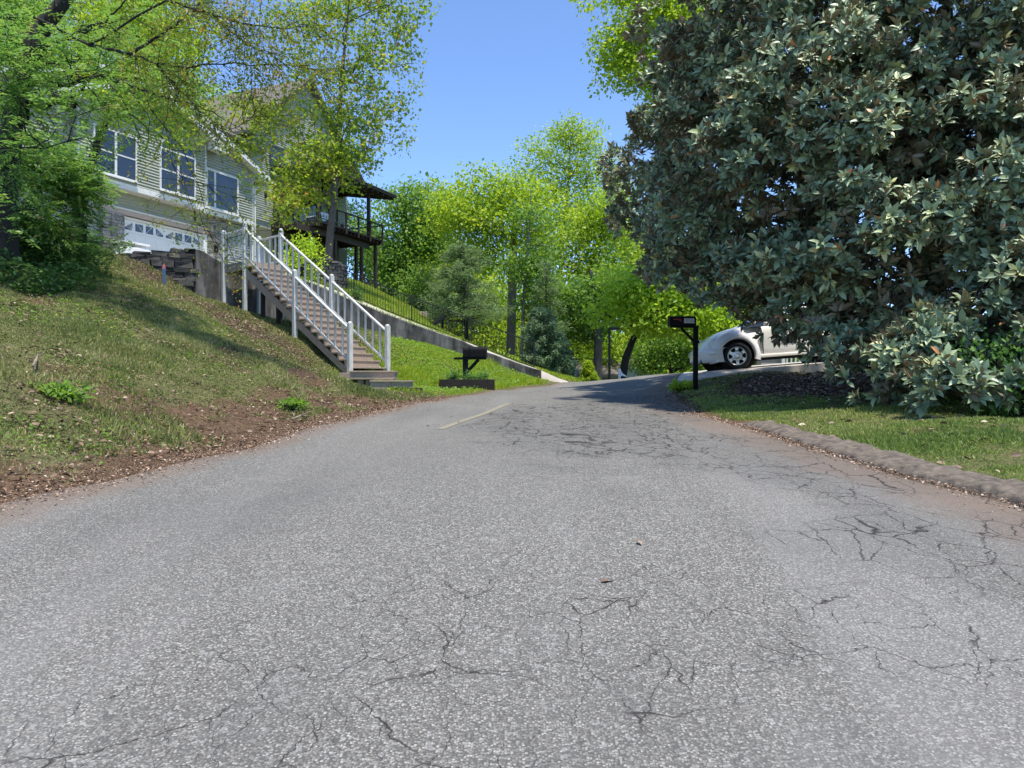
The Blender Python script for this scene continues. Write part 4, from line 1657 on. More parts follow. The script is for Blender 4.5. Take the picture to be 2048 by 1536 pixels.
# ================================================================== the parked car
cp = P(1473, 738, 17.9)
car = empty('parked_car', (cp.x, cp.y + .72, CZ + .352), (0, -R(4.4), R(2)), 'rounded pearl white compact car parked on the right driveway', 'car')
CW = .86
TOPX = [(-.80, .50), (-.74, .58), (-.62, .70), (-.45, .815), (-.2, .93), (.1, 1.01), (.4, 1.055), (.8, 1.08), (1.6, 1.08), (2.3, 1.06), (2.7, 1.0), (2.95, .88), (3.12, .70), (3.22, .50)]
WX = [(-.80, .42), (-.72, .52), (-.6, .60), (-.4, .66), (-.1, .69), (.4, .715), (1.0, .73), (2.0, .73), (2.5, .70), (2.9, .62), (3.1, .52), (3.22, .40)]
ip = lambda T, x: float(np.interp(x, [a[0] for a in T], [a[1] for a in T]))
rows = []
xs = np.concatenate([np.linspace(-.80, -.4, 10), np.linspace(-.32, 2.6, 26), np.linspace(2.7, 3.22, 9)])
for x in xs:
    zt, w = ip(TOPX, x), ip(WX, x)
    zc, zb = min(.52, zt - .02), .24
    row = [(x, 0, zb), (x, -w * .8, zb), (x, -w * .96, zb + .04), (x, -w, .34), (x, -w, .44)]
    for k in range(0, 13):
        a = PI / 2 * k / 12
        row.append((x, -w * max(0, math.cos(a)) ** (2 / 2.7), zc + (zt - zc) * max(0, math.sin(a)) ** (2 / 2.3)))
    row += [(q[0], -q[1], q[2]) for q in row[-2:0:-1]]
    rows.append(row)
mb = MB()
mb.grid(rows, True)
n = len(rows[0])
mb.add(rows[0], [tuple(range(n))])
mb.add(rows[-1], [tuple(range(n - 1, -1, -1))])
body = mb.build('body', M['car'], car, smooth=True)
# greenhouse
ARC = [(.30, 1.03), (.55, 1.17), (.85, 1.32), (1.15, 1.43), (1.5, 1.49), (1.85, 1.48), (2.2, 1.40), (2.5, 1.27), (2.75, 1.08), (2.9, .95)]


def cabin(name, mat, grow, x0, x1, a0, a1, par=car):
    rows = []
    for x in np.linspace(x0, x1, 22):
        zt = ip(ARC, x) + grow
        w = .66 + grow
        rows.append([(x, -w * math.cos(a) * (1 - .22 * math.sin(a)), .98 + (zt - .98) * math.sin(a)) for a in np.linspace(a0, a1, 18)])
    mb = MB()
    mb.grid(rows)
    return mb.build(name, M[mat], par, smooth=True)


cabin('windows', 'car_glass', 0, .30, 2.9, 0, PI)
cabin('roof', 'car', .012, .95, 2.35, PI * .30, PI * .70)
for a in (0.0,):
    for (x0, x1) in ((1.32, 1.40), (2.25, 2.45)):
        cabin('pillar', 'car', .010, x0, x1, .0, PI * .31)
mb = MB()
for sgn in (-1, 1):
    pts = []
    for t in np.linspace(0, 1, 10):
        x = .34 + t * .70
        zt = ip(ARC, x)
        a = PI * (.10 + .22 * t)
        pts.append((x, sgn * .675 * math.cos(a) * (1 - .22 * math.sin(a)), .985 + (zt - .975) * math.sin(a)))
    mb.tube(pts, .035, 6)
mb.build('windscreen_pillar', M['car'], car, smooth=True)


def fender(x0, flip=1, tilt=0):
    prof = [(.405, .800), (.410, .845), (.425, .862), (.455, .862), (.50, .845), (.545, .81), (.585, .762), (.61, .70), (.615, .62)]
    for sgn in (-1, 1):
        rows = []
        for th in np.linspace(R(-14), R(194), 44):
            c, s = math.cos(th), math.sin(th)
            low = max(0, -s) + .25 * max(0, .35 - s)
            rows.append([(x0 + r_ * c * (1 + .03 * (c < 0)), sgn * (w - .10 * max(0, -c - .55) * flip), .315 + r_ * s * (.985 if r_ > .5 else 1)) for r_, w in prof])
        mb = MB()
        mb.grid(rows)
        mb.build('fender', M['car'], car, smooth=True)
        mb = MB()
        mb.lathe([(0, 0), (.42, 0), (.42, .02), (0, .02)], 36, Matrix.Translation((x0, sgn * .742 - (.02 if sgn < 0 else 0), .315)) @ Matrix.Rotation(-PI / 2, 4, 'X') @ Matrix.Translation((0, 0, 0)))
        mb.build('wheel_well', M['black'], car)


fender(0, 1)
fender(2.51, -1)


def wheel(x, sgn, steer):
    W = bpy.data.objects.new('wheel', None)
    T = Matrix.Translation((x, sgn * .79, .315)) @ Matrix.Rotation(steer, 4, 'Z') @ (Matrix.Rotation(PI / 2, 4, 'X') if sgn < 0 else Matrix.Rotation(-PI / 2, 4, 'X'))
    mb = MB()
    mb.lathe([(.215, -.09), (.27, -.10), (.305, -.085), (.315, -.05), (.315, .05), (.305, .085), (.27, .10), (.222, .095), (.215, .07)], 40, T)
    w = mb.build('wheel', M['tyre'], car, smooth=True)
    mb = MB()
    mb.lathe([(.222, .094), (.214, .098), (.203, .088), (.195, .06), (.195, -.05)], 40, T)
    z = .072
    # six broad spokes flaring to the rim
    for k in range(6):
        a = k * PI / 3 + PI / 2
        pr = [(.045, .105), (.10, .10), (.15, .062), (.197, .15)]
        pts = []
        for (r_, q) in [(.05, .055), (.10, .048), (.14, .032), (.175, .034), (.20, .06)]: pts.append((r_, q))
        L_ = [(r_ * math.cos(a) - q * math.sin(a), r_ * math.sin(a) + q * math.cos(a), z + .012 * (r_ < .12)) for r_, q in pts]
        Rr = [(r_ * math.cos(a) + q * math.sin(a), r_ * math.sin(a) - q * math.cos(a), z + .012 * (r_ < .12)) for r_, q in pts]
        base = len(mb.v)
        mb.v += [tuple(T @ Vector(q)) for q in L_ + Rr]
        m = len(pts)
        mb.f += [(base + i, base + i + 1, base + m + i + 1, base + m + i) for i in range(m - 1)]
    mb.lathe([(0, z + .022), (.05, z + .020), (.085, z + .014), (.09, z - .01)], 24, T)
    mb.build('rim', M['rim'], w)
    mb = MB()
    for k in range(5):
        a = k * 2 * PI / 5 + PI / 2
        mb.lathe([(0, z + .026), (.011, z + .026), (.012, z + .016)], 8, T @ Matrix.Translation((.052 * math.cos(a), .052 * math.sin(a), 0)))
    mb.lathe([(0, .03), (.192, .03)], 30, T)
    mb.build('hub', M['black'], w)
    return w


wheel(0, -1, -R(24))
wheel(0, 1, -R(24))
wheel(2.51, -1, 0)
wheel(2.51, 1, 0)
# bumper wraps the nose
rows = []
for t in np.linspace(-1, 1, 40):
    y = .83 * math.sin(t * PI / 2)
    x = -.86 + .50 * abs(t) ** 2.6
    rows.append([(x + dx, y * (1 - dx * .25), z) for dx, z in ((.10, .20), (.03, .21), (.015, .30), (.0, .40), (.0, .46), (.02, .505), (.07, .53), (.16, .54))])
mb = MB()
mb.grid(rows)
bump = mb.build('bumper', M['car'], car, smooth=True)
mb = MB()
for sgn in (-1, 1):
    pts = [(-.86 + .50 * abs(t) ** 2.6 - .004, sgn * .836 * math.sin(t * PI / 2), .405) for t in np.linspace(.70, .88, 7)]
    mb.tube(pts, .022, 6)
mb.build('marker_light', M['lamp_glass'], bump, smooth=True)
mb = MB()
mb.box(-.80, -.66, -.5, .5, .19, .30)
mb.build('grille', M['black'], bump)
for sgn in (-1, 1):
    mb = MB()
    n_ = Vector((-.62, sgn * .62, .48)).normalized()
    q = Matrix.Translation((-.50, sgn * .585, .675)) @ n_.to_track_quat('Z', 'Y').to_matrix().to_4x4()
    mb.lathe([(0, .045), (.06, .040), (.10, .025), (.125, .0), (.13, -.03)], 24, q @ Matrix.Diagonal((1.0, 1.12, 1, 1)))
    mb.build('headlight', M['lamp_glass'], car, smooth=True)
# door skin, sill, handle
for sgn in (-1, 1):
    rows = []
    for x in np.linspace(.66, 1.82, 12):
        rows.append([(x, sgn * (ip(WX, x) + o_), z) for o_, z in ((.0, .30), (.012, .32), (.014, .45), (.014, .52), (.010, .70), (-.006, .84), (-.035, .94), (-.06, .97))])
    mb = MB()
    mb.grid(rows)
    d_ = mb.build('door', M['car'], car, smooth=True)
    mb = MB()
    mb.tube([(1.58, sgn * .765, .80), (1.74, sgn * .765, .80)], .016, 6)
    mb.build('handle', M['car'], d_)
    mb = MB()
    mb.box(.48, 2.02, min(sgn * .70, sgn * .80), max(sgn * .70, sgn * .80), .235, .315)
    mb.build('sill', M['car'], car, bevel=.03)
    mb = MB()
    mb.tube([(.655, sgn * (ip(WX, .66) + o_ + .004), z) for o_, z in ((.0, .30), (.012, .45), (.010, .70), (-.006, .84), (-.05, .95))], .007, 4)
    mb.tube([(x, sgn * (ip(WX, x) + .006), .318) for x in np.linspace(.655, 1.82, 8)], .007, 4)
    mb.build('seam', M['black'], d_)
    # printed outline figure on the door
    if sgn < 0:
        mb = MB()
        cur = [(1.02 + .10 * math.cos(a) + .03 * math.cos(3 * a), -.752, .62 + .085 * math.sin(a) + .02 * math.sin(2 * a)) for a in np.linspace(0, 2 * PI, 26)]
        mb.tube(cur, .004, 4)
        cur = [(1.28 + .17 * math.cos(a), -.752, .60 + .075 * math.sin(a) + .02 * math.sin(3 * a)) for a in np.linspace(0, 2 * PI, 26)]
        mb.tube(cur, .004, 4)
        mb.build('door_graphic', M['black'], d_)
mb = MB()
mb.obox((.72, -.86, 1.02), (.05, 0, 0), (0, .07, 0), (0, 0, .055))
mb.build('wing_mirror', M['car'], car, bevel=.03)
mb = MB()
mb.box(-.45, 2.9, -.66, .66, .17, .26)
mb.build('underbody', M['black'], car)

# ================================================================== street lamp
p = P(1219, 760, 33)
g0 = ground_at(p.x, p.y)
lp = empty('street_lamp', (p.x, p.y, g0), label='slim black lamp post with flat head beyond the crest', cat='street lamp')
zt = P(0, 655, 33).z - g0
mb = MB()
mb.tube([(0, 0, -.3), (0, 0, zt)], [.06, .05], 8)
mb.build('pole', M['black_metal'], lp)
mb = MB()
mb.box(-.03, .45, -.13, .13, zt - .10, zt + .01)
mb.build('lamp_head', M['lamp_dark'], lp, bevel=.02)

# ================================================================== small house beyond the crest
p = P(1225, 760, 54)
gb = CZ - 2.2
bh = empty('small_house', (p.x, p.y, gb), label='low pale blue house with brown roof beyond the road crest', cat='house')
zz = lambda py, d=54: P(0, py, d).z - gb
X = lambda px, d=54: P(px, 0, d).x - p.x
mb = MB()
mb.box(X(1140), X(1262), 0, 6, 0, zz(752))
mb.prism([(X(1250), -.6, 0), (X(1291), -.6, 0), (X(1291), -.6, zz(750)), (X(1268), -.6, zz(725)), (X(1250), -.6, zz(743))], (0, 6, 0))
mb.build('wall', M['siding_blue'], bh)
mb = MB()
mb.prism([(X(1135), -1.0, zz(753)), (X(1135), 3.5, zz(717)), (X(1135), 3.5, zz(717) + .15), (X(1135), -1.0, zz(753) + .15)], (X(1245) - X(1135), 0, 0))
mb.prism([(X(1135), 3.5, zz(717)), (X(1135), 8, zz(753)), (X(1135), 8, zz(753) + .15), (X(1135), 3.5, zz(717) + .15)], (X(1245) - X(1135), 0, 0))
for (a_, b_) in (((1236, 752), (1267, 722)), ((1267, 722), (1295, 753))):
    mb.prism([(X(a_[0]), -1.0, zz(a_[1])), (X(b_[0]), -1.0, zz(b_[1])), (X(b_[0]), -1.0, zz(b_[1]) + .2), (X(a_[0]), -1.0, zz(a_[1]) + .2)], (0, 8, 0))
mb.build('roof', M['roof'], bh)
mb = MB()
mb.box(X(1206), X(1222), -.08, -.02, .3, zz(757))
mb.box(X(1228), X(1240), -.08, -.02, .3, zz(757))
mb.build('window', M['glass'], bh)
# porch frame at its left
p2 = P(1142, 760, 46)
g2 = CZ - 1.6
pg = empty('garden_arbour', (p2.x, p2.y, g2), label='thin pale metal arbour frame left of the cone shaped conifer', cat='arbour')
zz2 = lambda py: P(0, py, 46).z - g2
mb = MB()
for px in (1134.5, 1151): mb.box(P(px, 0, 46).x - p2.x - .05, P(px, 0, 46).x - p2.x + .05, -.05, .05, -.2, zz2(724))
mb.build('upright', M['siding_blue'], pg)
mb = MB()
mb.box(P(1133, 0, 46).x - p2.x, P(1153, 0, 46).x - p2.x, -.4, .4, zz2(724), zz2(720))
mb.build('beam', M['siding_blue'], pg)
# white bracket post on the far verge
p = P(1239, 757, 34)
g0 = ground_at(p.x, p.y)
wp = empty('white_post', (p.x, p.y, g0), label='white post with curved bracket beyond the road crest', cat='post')
zt = P(0, 738, 34).z - g0
mb = MB()
mb.box(-.055, .055, -.055, .055, -.3, zt)
mb.build('post', M['trim'], wp)
mb = MB()
mb.prism([(.056, -.03, zt - .06), (.14, -.03, zt - .20), (.32, -.03, zt - .31), (.32, -.03, zt - .36), (.12, -.03, zt - .30), (.056, -.03, zt - .34)], (0, .06, 0))
mb.build('bracket', M['trim'], wp)

# ================================================================== white railing behind the car
p = P(1600, 727, 22.5)
g0 = float(gz(p.x, p.y)) - .02
wr = empty('white_railing', (p.x, p.y, g0), label='low white picket railing behind the parked car', cat='railing')
zz3 = lambda py: P(0, py, 22.5).z - g0
mb = MB()
for px in (1566, 1650): mb.box(P(px, 0, 22.5).x - p.x - .05, P(px, 0, 22.5).x - p.x + .05, -.05, .05, -.2, zz3(700))
mb.build('post', M['trim'], wr)
mb = MB()
mb.box(P(1566, 0, 22.5).x - p.x, P(1650, 0, 22.5).x - p.x, -.04, .04, zz3(704), zz3(700))
mb.box(P(1566, 0, 22.5).x - p.x, P(1650, 0, 22.5).x - p.x, -.03, .03, zz3(729), zz3(726))
mb.build('rail', M['trim'], wr)
for k in range(9):
    mb = MB()
    x = P(1574 + k * 8.6, 0, 22.5).x - p.x
    mb.box(x - .02, x + .02, -.02, .02, zz3(726), zz3(704))
    mb.build('picket', M['trim'], wr)
p = P(1540, 730, 22.8)
g0 = float(gz(p.x, p.y))
sb = empty('stone_block', (p.x, p.y, g0), label='grey stone block standing behind the car', cat='block')
mb = MB()
mb.box(-.35, .35, -.2, .2, -.2, P(0, 716, 22.8).z - g0)
mb.box(-.39, .39, -.24, .24, P(0, 716, 22.8).z - g0, P(0, 712, 22.8).z - g0)
mb.build('block', M['concrete'], sb, bevel=.02)

# ================================================================== survey stake and sticks on the bank
p = P(329, 578, 20.4)
g0 = ground_at(p.x, p.y)
st = empty('marker_stake', (p.x, p.y, g0), (R(2), R(-1), 0), 'blue marker stake with pink tip standing below the stone wall', 'stake')
hs = 47 / F * 20.4
mb = MB()
mb.box(-.04, .04, -.012, .012, -.2, hs * .80)
mb.build('shaft', M['blue'], st, bevel=.003)
mb = MB()
mb.prism([(-.04, -.012, hs * .803), (.04, -.012, hs * .803), (.03, -.012, hs * .97), (0, -.012, hs), (-.03, -.012, hs * .97)], (0, .024, 0))
mb.build('tip', M['pink'], st)
for (pa, pb, da, db, lab) in (((340, 632), (381, 602), 17.0, 18.8, 'bare fallen stick lying on the grassy bank below the wall'),
                              ((66, 728), (76, 690), 8.2, 8.7, 'short bare twig lying on the bare soil patch'),
                              ((585, 846), (618, 836), 9.6, 10.0, 'pale broken stick lying beside the road edge')):
    a, b = P(*pa, da), P(*pb, db)
    a.z, b.z = ground_at(a.x, a.y) + .05, ground_at(b.x, b.y) + .05
    m1 = a.lerp(b, .45) + Vector((0, .03, .03))
    mb = MB()
    mb.tube([a, m1, b], [.018, .014, .006], 5)
    mb.tube([m1, m1 + (b - a) * .25 + Vector((.12, -.05, .06))], [.01, .004], 4)
    tag(mb.build('fallen_stick', M['twig'], smooth=True), lab, 'stick')
# dark lean-to and stump-like block past the fence
p = P(880, 648, 33)
g0 = ground_at(p.x, p.y)
ch = empty('leaning_board', P(862, 652, 33), label='dark tilted board behind the iron fence', cat='board')
mb = MB()
a, b = Vector((0, 0, 0)), P(889, 633, 33.3) - P(862, 652, 33)
mb.bar(a, b, .5, .10)
mb.bar(a + (b - a) * .2 + Vector((0, 0, -.02)), a + (b - a) * .2 + Vector((0, 0, -1.6)), .08, .08)
mb.bar(a + (b - a) * .85 + Vector((0, 0, -.02)), a + (b - a) * .85 + Vector((0, 0, -2.2)), .08, .08)
mb.build('board', M['black'], ch)
p = P(847, 640, 38)
g0 = ground_at(p.x, p.y)
bl = empty('chimney_block', (p.x, p.y, g0), label='brown masonry block seen between fence pickets', cat='masonry')
mb = MB()
mb.box(-.22, .22, -.22, .22, -.5, P(0, 624, 38).z - g0)
mb.build('block', M['lintel'], bl, bevel=.02)
# stone ring wall around the maple
p = P(663, 530, 31.0)
rw = empty('stone_planter', (p.x, p.y, ground_at(p.x, p.y)), label='low ring of pale stacked stones around the maple trunk', cat='planter')
gz0 = ground_at(p.x, p.y)
r_ = random.Random(8)
mb = MB()
rn = []
zc = -.3
tz_ = min(P(0, 516, 31.0).z - gz0, 1.0)
while zc < tz_:
    h = r_.uniform(.10, .18)
    a = r_.random()
    while a < 2 * PI + .2:
        w = r_.uniform(.25, .55)
        c_ = Vector((math.cos(a) * .50, math.sin(a) * .50, zc + h / 2))
        lowr = 1 - .45 * (c_.x > .2) * 0
        if zc < tz_ - .5 * max(0, c_.x):
            mb.obox(c_, Vector((-math.sin(a), math.cos(a), 0)) * (w * .31 - .008), Vector((math.cos(a), math.sin(a), 0)) * r_.uniform(.08, .17), Vector((r_.uniform(-.02, .02), r_.uniform(-.02, .02), h / 2 - .006)))
            rn += [r_.random()] * 6
        a += w
    zc += h
ob = mb.build('stones', M['stone_mid'], rw, bevel=.02)
at = ob.data.attributes.new('rnd', 'FLOAT', 'FACE')
at.data.foreach_set('value', rn)
mb = MB()
mb.lathe([(0, tz_ - .1), (.46, tz_ - .12), (.46, -.3)], 16)
mb.build('soil', M['timber'], rw)

# ================================================================== magnolia
def magnolia():
    r = np.random.default_rng(11)
    bl = pblobs([(1640, 60, 14, 300), (1880, 60, 13, 330), (2120, 160, 13, 360), (1500, 90, 15, 150, 190), (1408, 245, 17.5, 135, 130), (1328, 355, 19.5, 112, 80), (1610, 330, 13, 270),
                 (1830, 420, 12, 300), (2040, 450, 11.5, 280), (1460, 440, 15, 190, 150), (1325, 455, 19, 95, 72), (1430, 535, 14.5, 90, 68), (1620, 545, 12.8, 150, 110),
                 (1790, 600, 11.2, 190, 150), (1960, 620, 10.6, 200, 150), (2100, 600, 10.5, 220, 170), (1860, 715, 10.3, 110, 85), (1740, 640, 11.6, 95, 65), (1980, 735, 9.6, 105, 70),
                 (1500, 580, 14, 92, 48), (1560, 610, 13, 70, 42), (1690, 625, 12, 70, 45), (1920, 770, 9.4, 70, 42), (2080, 700, 9.8, 120, 80), (1325, 515, 18.5, 52, 45), (1780, 690, 10.8, 80, 60), (1840, 755, 10.0, 60, 45)], 1.0)
    trunk = [(Vector((7.6, 14.0, ground_at(7.6, 14.0) - .1)), .30), (Vector((7.7, 13.9, CZ + 2.0)), .24), (Vector((7.8, 13.6, CZ + 5.0)), .15), (Vector((7.9, 13.5, CZ + 8.0)), .05)]
    root = empty('magnolia_tree', trunk[0][0], label='huge dark glossy magnolia overhanging the right yard and driveway', cat='tree')
    off = np.array(trunk[0][0])
    Cc = np.array([tuple(b[0]) for b in bl])
    Ss = np.array([b[1] for b in bl])
    w = Ss[:, 0] * Ss[:, 2]
    # branch ends: domed clusters over every bough, each a cloud of rosettes
    m = 1150
    k = r.choice(len(bl), m, p=w / w.sum())
    dd = rdir(r, m)
    dd[:, 1] -= .45
    dd = unit(dd)
    sc = Cc[k] + dd * Ss[k] * (.84 + .10 * r.normal(size=(m, 1)))
    deep = np.zeros(m)
    for c, q in zip(Cc, Ss): deep = np.maximum(deep, 1 - np.linalg.norm((sc - c) / q, axis=1))
    kp = (deep < .34)
    sc, dd = sc[kp], dd[kp]
    m = len(sc)
    rs = r.uniform(.30, .66, m)
    per_c = 20
    e = rdir(r, m * per_c).reshape(m, per_c, 3) + dd[:, None] * .75 + np.array([0, -.1, .25])
    e = unit(e)
    C = (sc[:, None] + e * (rs[:, None, None] * r.uniform(.72, 1.05, (m, per_c, 1))) * np.array([1.05, 1.05, .72])).reshape(-1, 3)
    d = e.reshape(-1, 3)
    # and the dimmer inside of the tree
    m2 = 5200
    k = r.choice(len(bl), m2, p=w / w.sum())
    C = np.vstack([C, Cc[k] + rdir(r, m2) * Ss[k] * r.uniform(.3, .80, (m2, 1))])
    d = np.vstack([d, rdir(r, m2)])
    keep = C[:, 2] > gz(C[:, 0], C[:, 1]) + .12
    # the skirt of the tree is lifted over the driveway
    hem = CZ + np.interp(C[:, 0] - .33 * (C[:, 1] - 12.5), [2.0, 2.9, 3.4, 3.9, 4.3, 4.8, 5.3, 5.7, 6.3, 6.9], [2.3, 1.6, 1.4, 1.0, .62, .46, .50, .25, -.1, -1.5])
    keep &= (C[:, 2] > hem) | (C[:, 1] < 11.5)
    C, d = C[keep], d[keep]
    n = len(C)
    ax = unit(d * .75 + np.array([0, -.12, .45]) + .35 * r.normal(size=(n, 3)))
    per = 12
    th = (np.arange(per)[None] * 2.39996 + r.random((n, 1)) * 6.28) + r.normal(size=(n, per)) * .2
    tilt = (.35 + .95 * (np.arange(per)[None] / per) + .2 * r.normal(size=(n, per))).clip(.1, 1.75)
    ref = np.where(np.abs(ax[:, 2:3]) > .9, np.array([[1., 0, 0]]), np.array([[0, 0, 1.]]))
    s = unit(np.cross(ax, ref))
    u = np.cross(s, ax)
    rd_ = s[:, None] * np.cos(th)[..., None] + u[:, None] * np.sin(th)[..., None]
    A = ax[:, None] * np.cos(tilt)[..., None] + rd_ * np.sin(tilt)[..., None]
    A[..., 2] -= .18
    N = ax[:, None] * np.sin(tilt)[..., None] - rd_ * np.cos(tilt)[..., None] + .25 * r.normal(size=A.shape)
    base = C[:, None] + A * .02 + ax[:, None] * (-.07 * np.arange(per)[None, :, None] / per)
    L = (.142 + .032 * r.normal(size=(n, per))).clip(.08, .24)
    V, T, kk = soup(OVAL, base.reshape(-1, 3), A.reshape(-1, 3), N.reshape(-1, 3), L.ravel(), (L * .44).ravel())
    rn = np.clip(np.repeat(.42 + .2 * r.normal(size=n), per) + .2 * r.normal(size=n * per), 0, .94)
    odd = r.random(n * per)
    rn = np.where(odd < .012, 1.0, np.where(odd < .02, .955, rn))
    np_mesh('crown', V - off, T, M['lf_magnolia'], root, smooth=True, rnd=np.repeat(rn, kk))
    # pale upright buds at some tips
    j = r.random(n) < .05
    V, T, kk = soup(OVAL, C[j], unit(ax[j] * .4 + np.array([0, -.1, 1.0])), rdir(r, j.sum()), np.full(j.sum(), .085), np.full(j.sum(), .03))
    np_mesh('buds', V - off, T, M['lf_sparse'], root, rnd=np.repeat(.7 + .3 * r.random(j.sum()), kk))
    tips = C[r.choice(n, 420, replace=False)]
    sk = skeleton(r, trunk, tips, .08, .006, .5, .12, .47)
    o = trunk_mesh('trunk', sk, M['bark_dark'], None, flare=1.3)
    o.data.transform(Matrix.Translation(-trunk[0][0]))
    o.parent = root


magnolia()

# ================================================================== middle maple with the pale lower trunk
MD = 31.0
tree('young_maple', 'slender maple with airy spring crown standing in the ring of stones',
     ptrunk([(656, 524, MD, .17), (660, 470, MD, .155), (668, 400, MD, .14), (676, 300, MD, .125), (679, 240, MD, .11), (682, 170, MD, .085), (690, 90, MD, .055), (700, -20, MD, .035), (704, -110, MD, .012)]),
     pblobs([(640, 330, MD, 110, 60), (745, 285, MD, 80, 50), (635, 390, MD, 45, 32), (600, 400, MD - .5, 70, 40), (560, 345, MD - .5, 60, 40), (520, 225, MD, 60, 42), (500, 290, MD, 45, 35), (700, 220, MD, 90, 55), (610, 260, MD + .5, 80, 50), (790, 200, MD, 60, 55),
             (640, 150, MD, 75, 60), (740, 110, MD, 95, 70), (600, 90, MD + .5, 60, 50), (810, 60, MD, 55, 50), (680, 20, MD, 120, 60), (780, -30, MD, 90, 60), (570, 30, MD, 60, 45), (680, 310, MD, 80, 45), (540, 250, MD, 50, 40), (560, 420, MD - 1, 50, 25)], 1.0),
     380, 52, .130, 'lf_maple', 21, 'bark', rc=.33, bare=.28, rt=.010, tpl=STAR, aspect=.8, shell=.55, droop=.4, arch=.14, up=.35, flat=.7, step=.45)

# ================================================================== left: dark leaning trunk with a long limb, and what grows under it
def sprays(r, C, D, per, L, lw, pair=.055, droop=.25):
    """feathery leaf sprays: leaflets in two ranks along arching stalks"""
    n = len(C)
    D = unit(D)
    up_ = np.array([0, 0, 1.0])
    S = unit(np.cross(D, np.broadcast_to(up_, D.shape)) + .15 * r.normal(size=D.shape))
    k = np.arange(per)
    t = (k // 2 + 1) * pair
    sgn = np.where(k % 2 == 0, 1, -1)
    base = C[:, None] + D[:, None] * t[None, :, None]
    base[..., 2] -= droop * (t ** 2)[None] * 2.2
    A = D[:, None] * .55 + S[:, None] * sgn[None, :, None] + np.array([0, 0, -.25]) + .12 * r.normal(size=(n, per, 3))
    N = up_ + .3 * r.normal(size=(n, per, 3))
    ls = L * (1 + .2 * r.normal(size=(n, per))).clip(.5, 1.5)
    return soup(KITE, base.reshape(-1, 3), A.reshape(-1, 3), N.reshape(-1, 3), ls.ravel(), (ls * lw).ravel())


def spray_tree(name, label, trunk, blobs, n_tips, n_sp, per, L, lw, mat, seed, bark, cat='tree', limbs=(), limb_k=.62, rt=.008, bare=.2, step=.4, outward=1.0, group=None, sag=.5, odd=0.0):
    r = np.random.default_rng(seed)
    base = trunk[0][0]
    root = empty(name, base, label=label, cat=cat, group=group)
    off = np.array(base)
    tips = blob_tips(r, blobs, n_tips, .5)
    sk = skeleton(r, trunk, tips, bare, rt, step, .12, .45, sag)
    o = trunk_mesh('trunk', sk, M[bark], None, flare=1.25)
    if limbs:
        mb = MB()
        for path in limbs:
            pts = [P(a, b, c) for a, b, c, _ in path]
            fine, rad = [], []
            for i in range(len(pts) - 1):
                for k in range(4):
                    t = k / 4
                    fine.append(pts[i].lerp(pts[i + 1], t) + Vector(r.normal(size=3) * .012))
                    rad.append((path[i][3] + (path[i + 1][3] - path[i][3]) * t) * limb_k)
            fine.append(pts[-1])
            rad.append(path[-1][3] * limb_k)
            mb.tube([p - base for p in fine], rad, 7)
        lm = mb.build('limbs', M[bark], root, smooth=True)
    o.data.transform(Matrix.Translation(-base))
    o.parent = root
    back = sk[8][sk[9][sk[7]]]
    C = np.repeat(tips, n_sp, 0) + r.normal(size=(n_tips * n_sp, 3)) * .16
    D = unit(np.repeat(tips - back, n_sp, 0)) * outward + .7 * r.normal(size=C.shape) * np.array([1, 1, .35]) + np.array([0, 0, -.1])
    V, T, k = sprays(r, C, D, per, L, lw)
    tone = np.repeat(np.clip(.5 + .2 * r.normal(size=len(C)), 0, .95), per)
    if odd: tone = np.where(np.repeat(r.random(len(C)) < odd, per), 1.0, tone)
    np_mesh('crown', V - off, T, M[mat], root, rnd=np.repeat(np.clip(tone + .12 * r.normal(size=len(tone)), 0, 1), k))
    return root


spray_tree('leaning_tree', 'dark leaning trunk with long horizontal limb and feathery leaves above the bank',
           ptrunk([(8, 430, 14, .21), (14, 330, 14, .19), (24, 250, 14, .18), (40, 180, 14, .17), (62, 110, 14, .18), (88, 50, 14, .15), (130, 0, 14, .12), (190, -70, 14, .08)]),
           pblobs([(110, 180, 13.5, 120, 60), (60, 60, 14, 110, 80), (230, 230, 13.5, 110, 50), (120, 270, 13.2, 110, 45), (20, 200, 13, 80, 90), (300, 150, 14, 90, 50), (-60, 120, 14, 120, 120), (200, 60, 14.5, 110, 60), (340, 260, 14, 60, 40), (30, 300, 12.6, 80, 50), (30, 120, 13, 60, 60), (380, 200, 14, 60, 40), (150, 110, 13.4, 90, 50), (25, 360, 12.6, 60, 60), (10, 420, 12.6, 50, 40)], 1.1),
           290, 5, 12, .085, .42, 'lf_shade', 31, 'bark_dark', bare=.45,
           limbs=[[(44, 160, 14, .085), (100, 163, 13.8, .075), (140, 171, 13.6, .065), (170, 158, 13.5, .06), (205, 152, 13.5, .058), (240, 162, 13.4, .052), (285, 178, 13.4, .042), (330, 195, 13.4, .034), (380, 207, 13.5, .026), (425, 224, 13.6, .018), (470, 252, 13.8, .010)],
                  [(205, 152, 13.5, .028), (240, 195, 13.3, .022), (262, 230, 13.2, .018), (300, 262, 13.2, .010)],
                  [(285, 178, 13.4, .026), (300, 215, 13.3, .02), (330, 255, 13.2, .016), (365, 300, 13.2, .013), (395, 372, 13.2, .010), (420, 440, 13.2, .006)],
                  [(240, 162, 13.4, .02), (275, 200, 13.3, .016), (300, 240, 13.2, .012), (295, 290, 13.2, .008)],
                  [(62, 110, 14, .06), (130, 75, 13.8, .045), (200, 45, 13.7, .035), (235, 20, 13.6, .028), (262, -10, 13.6, .02)]], odd=.01)

r = np.random.default_rng(41)
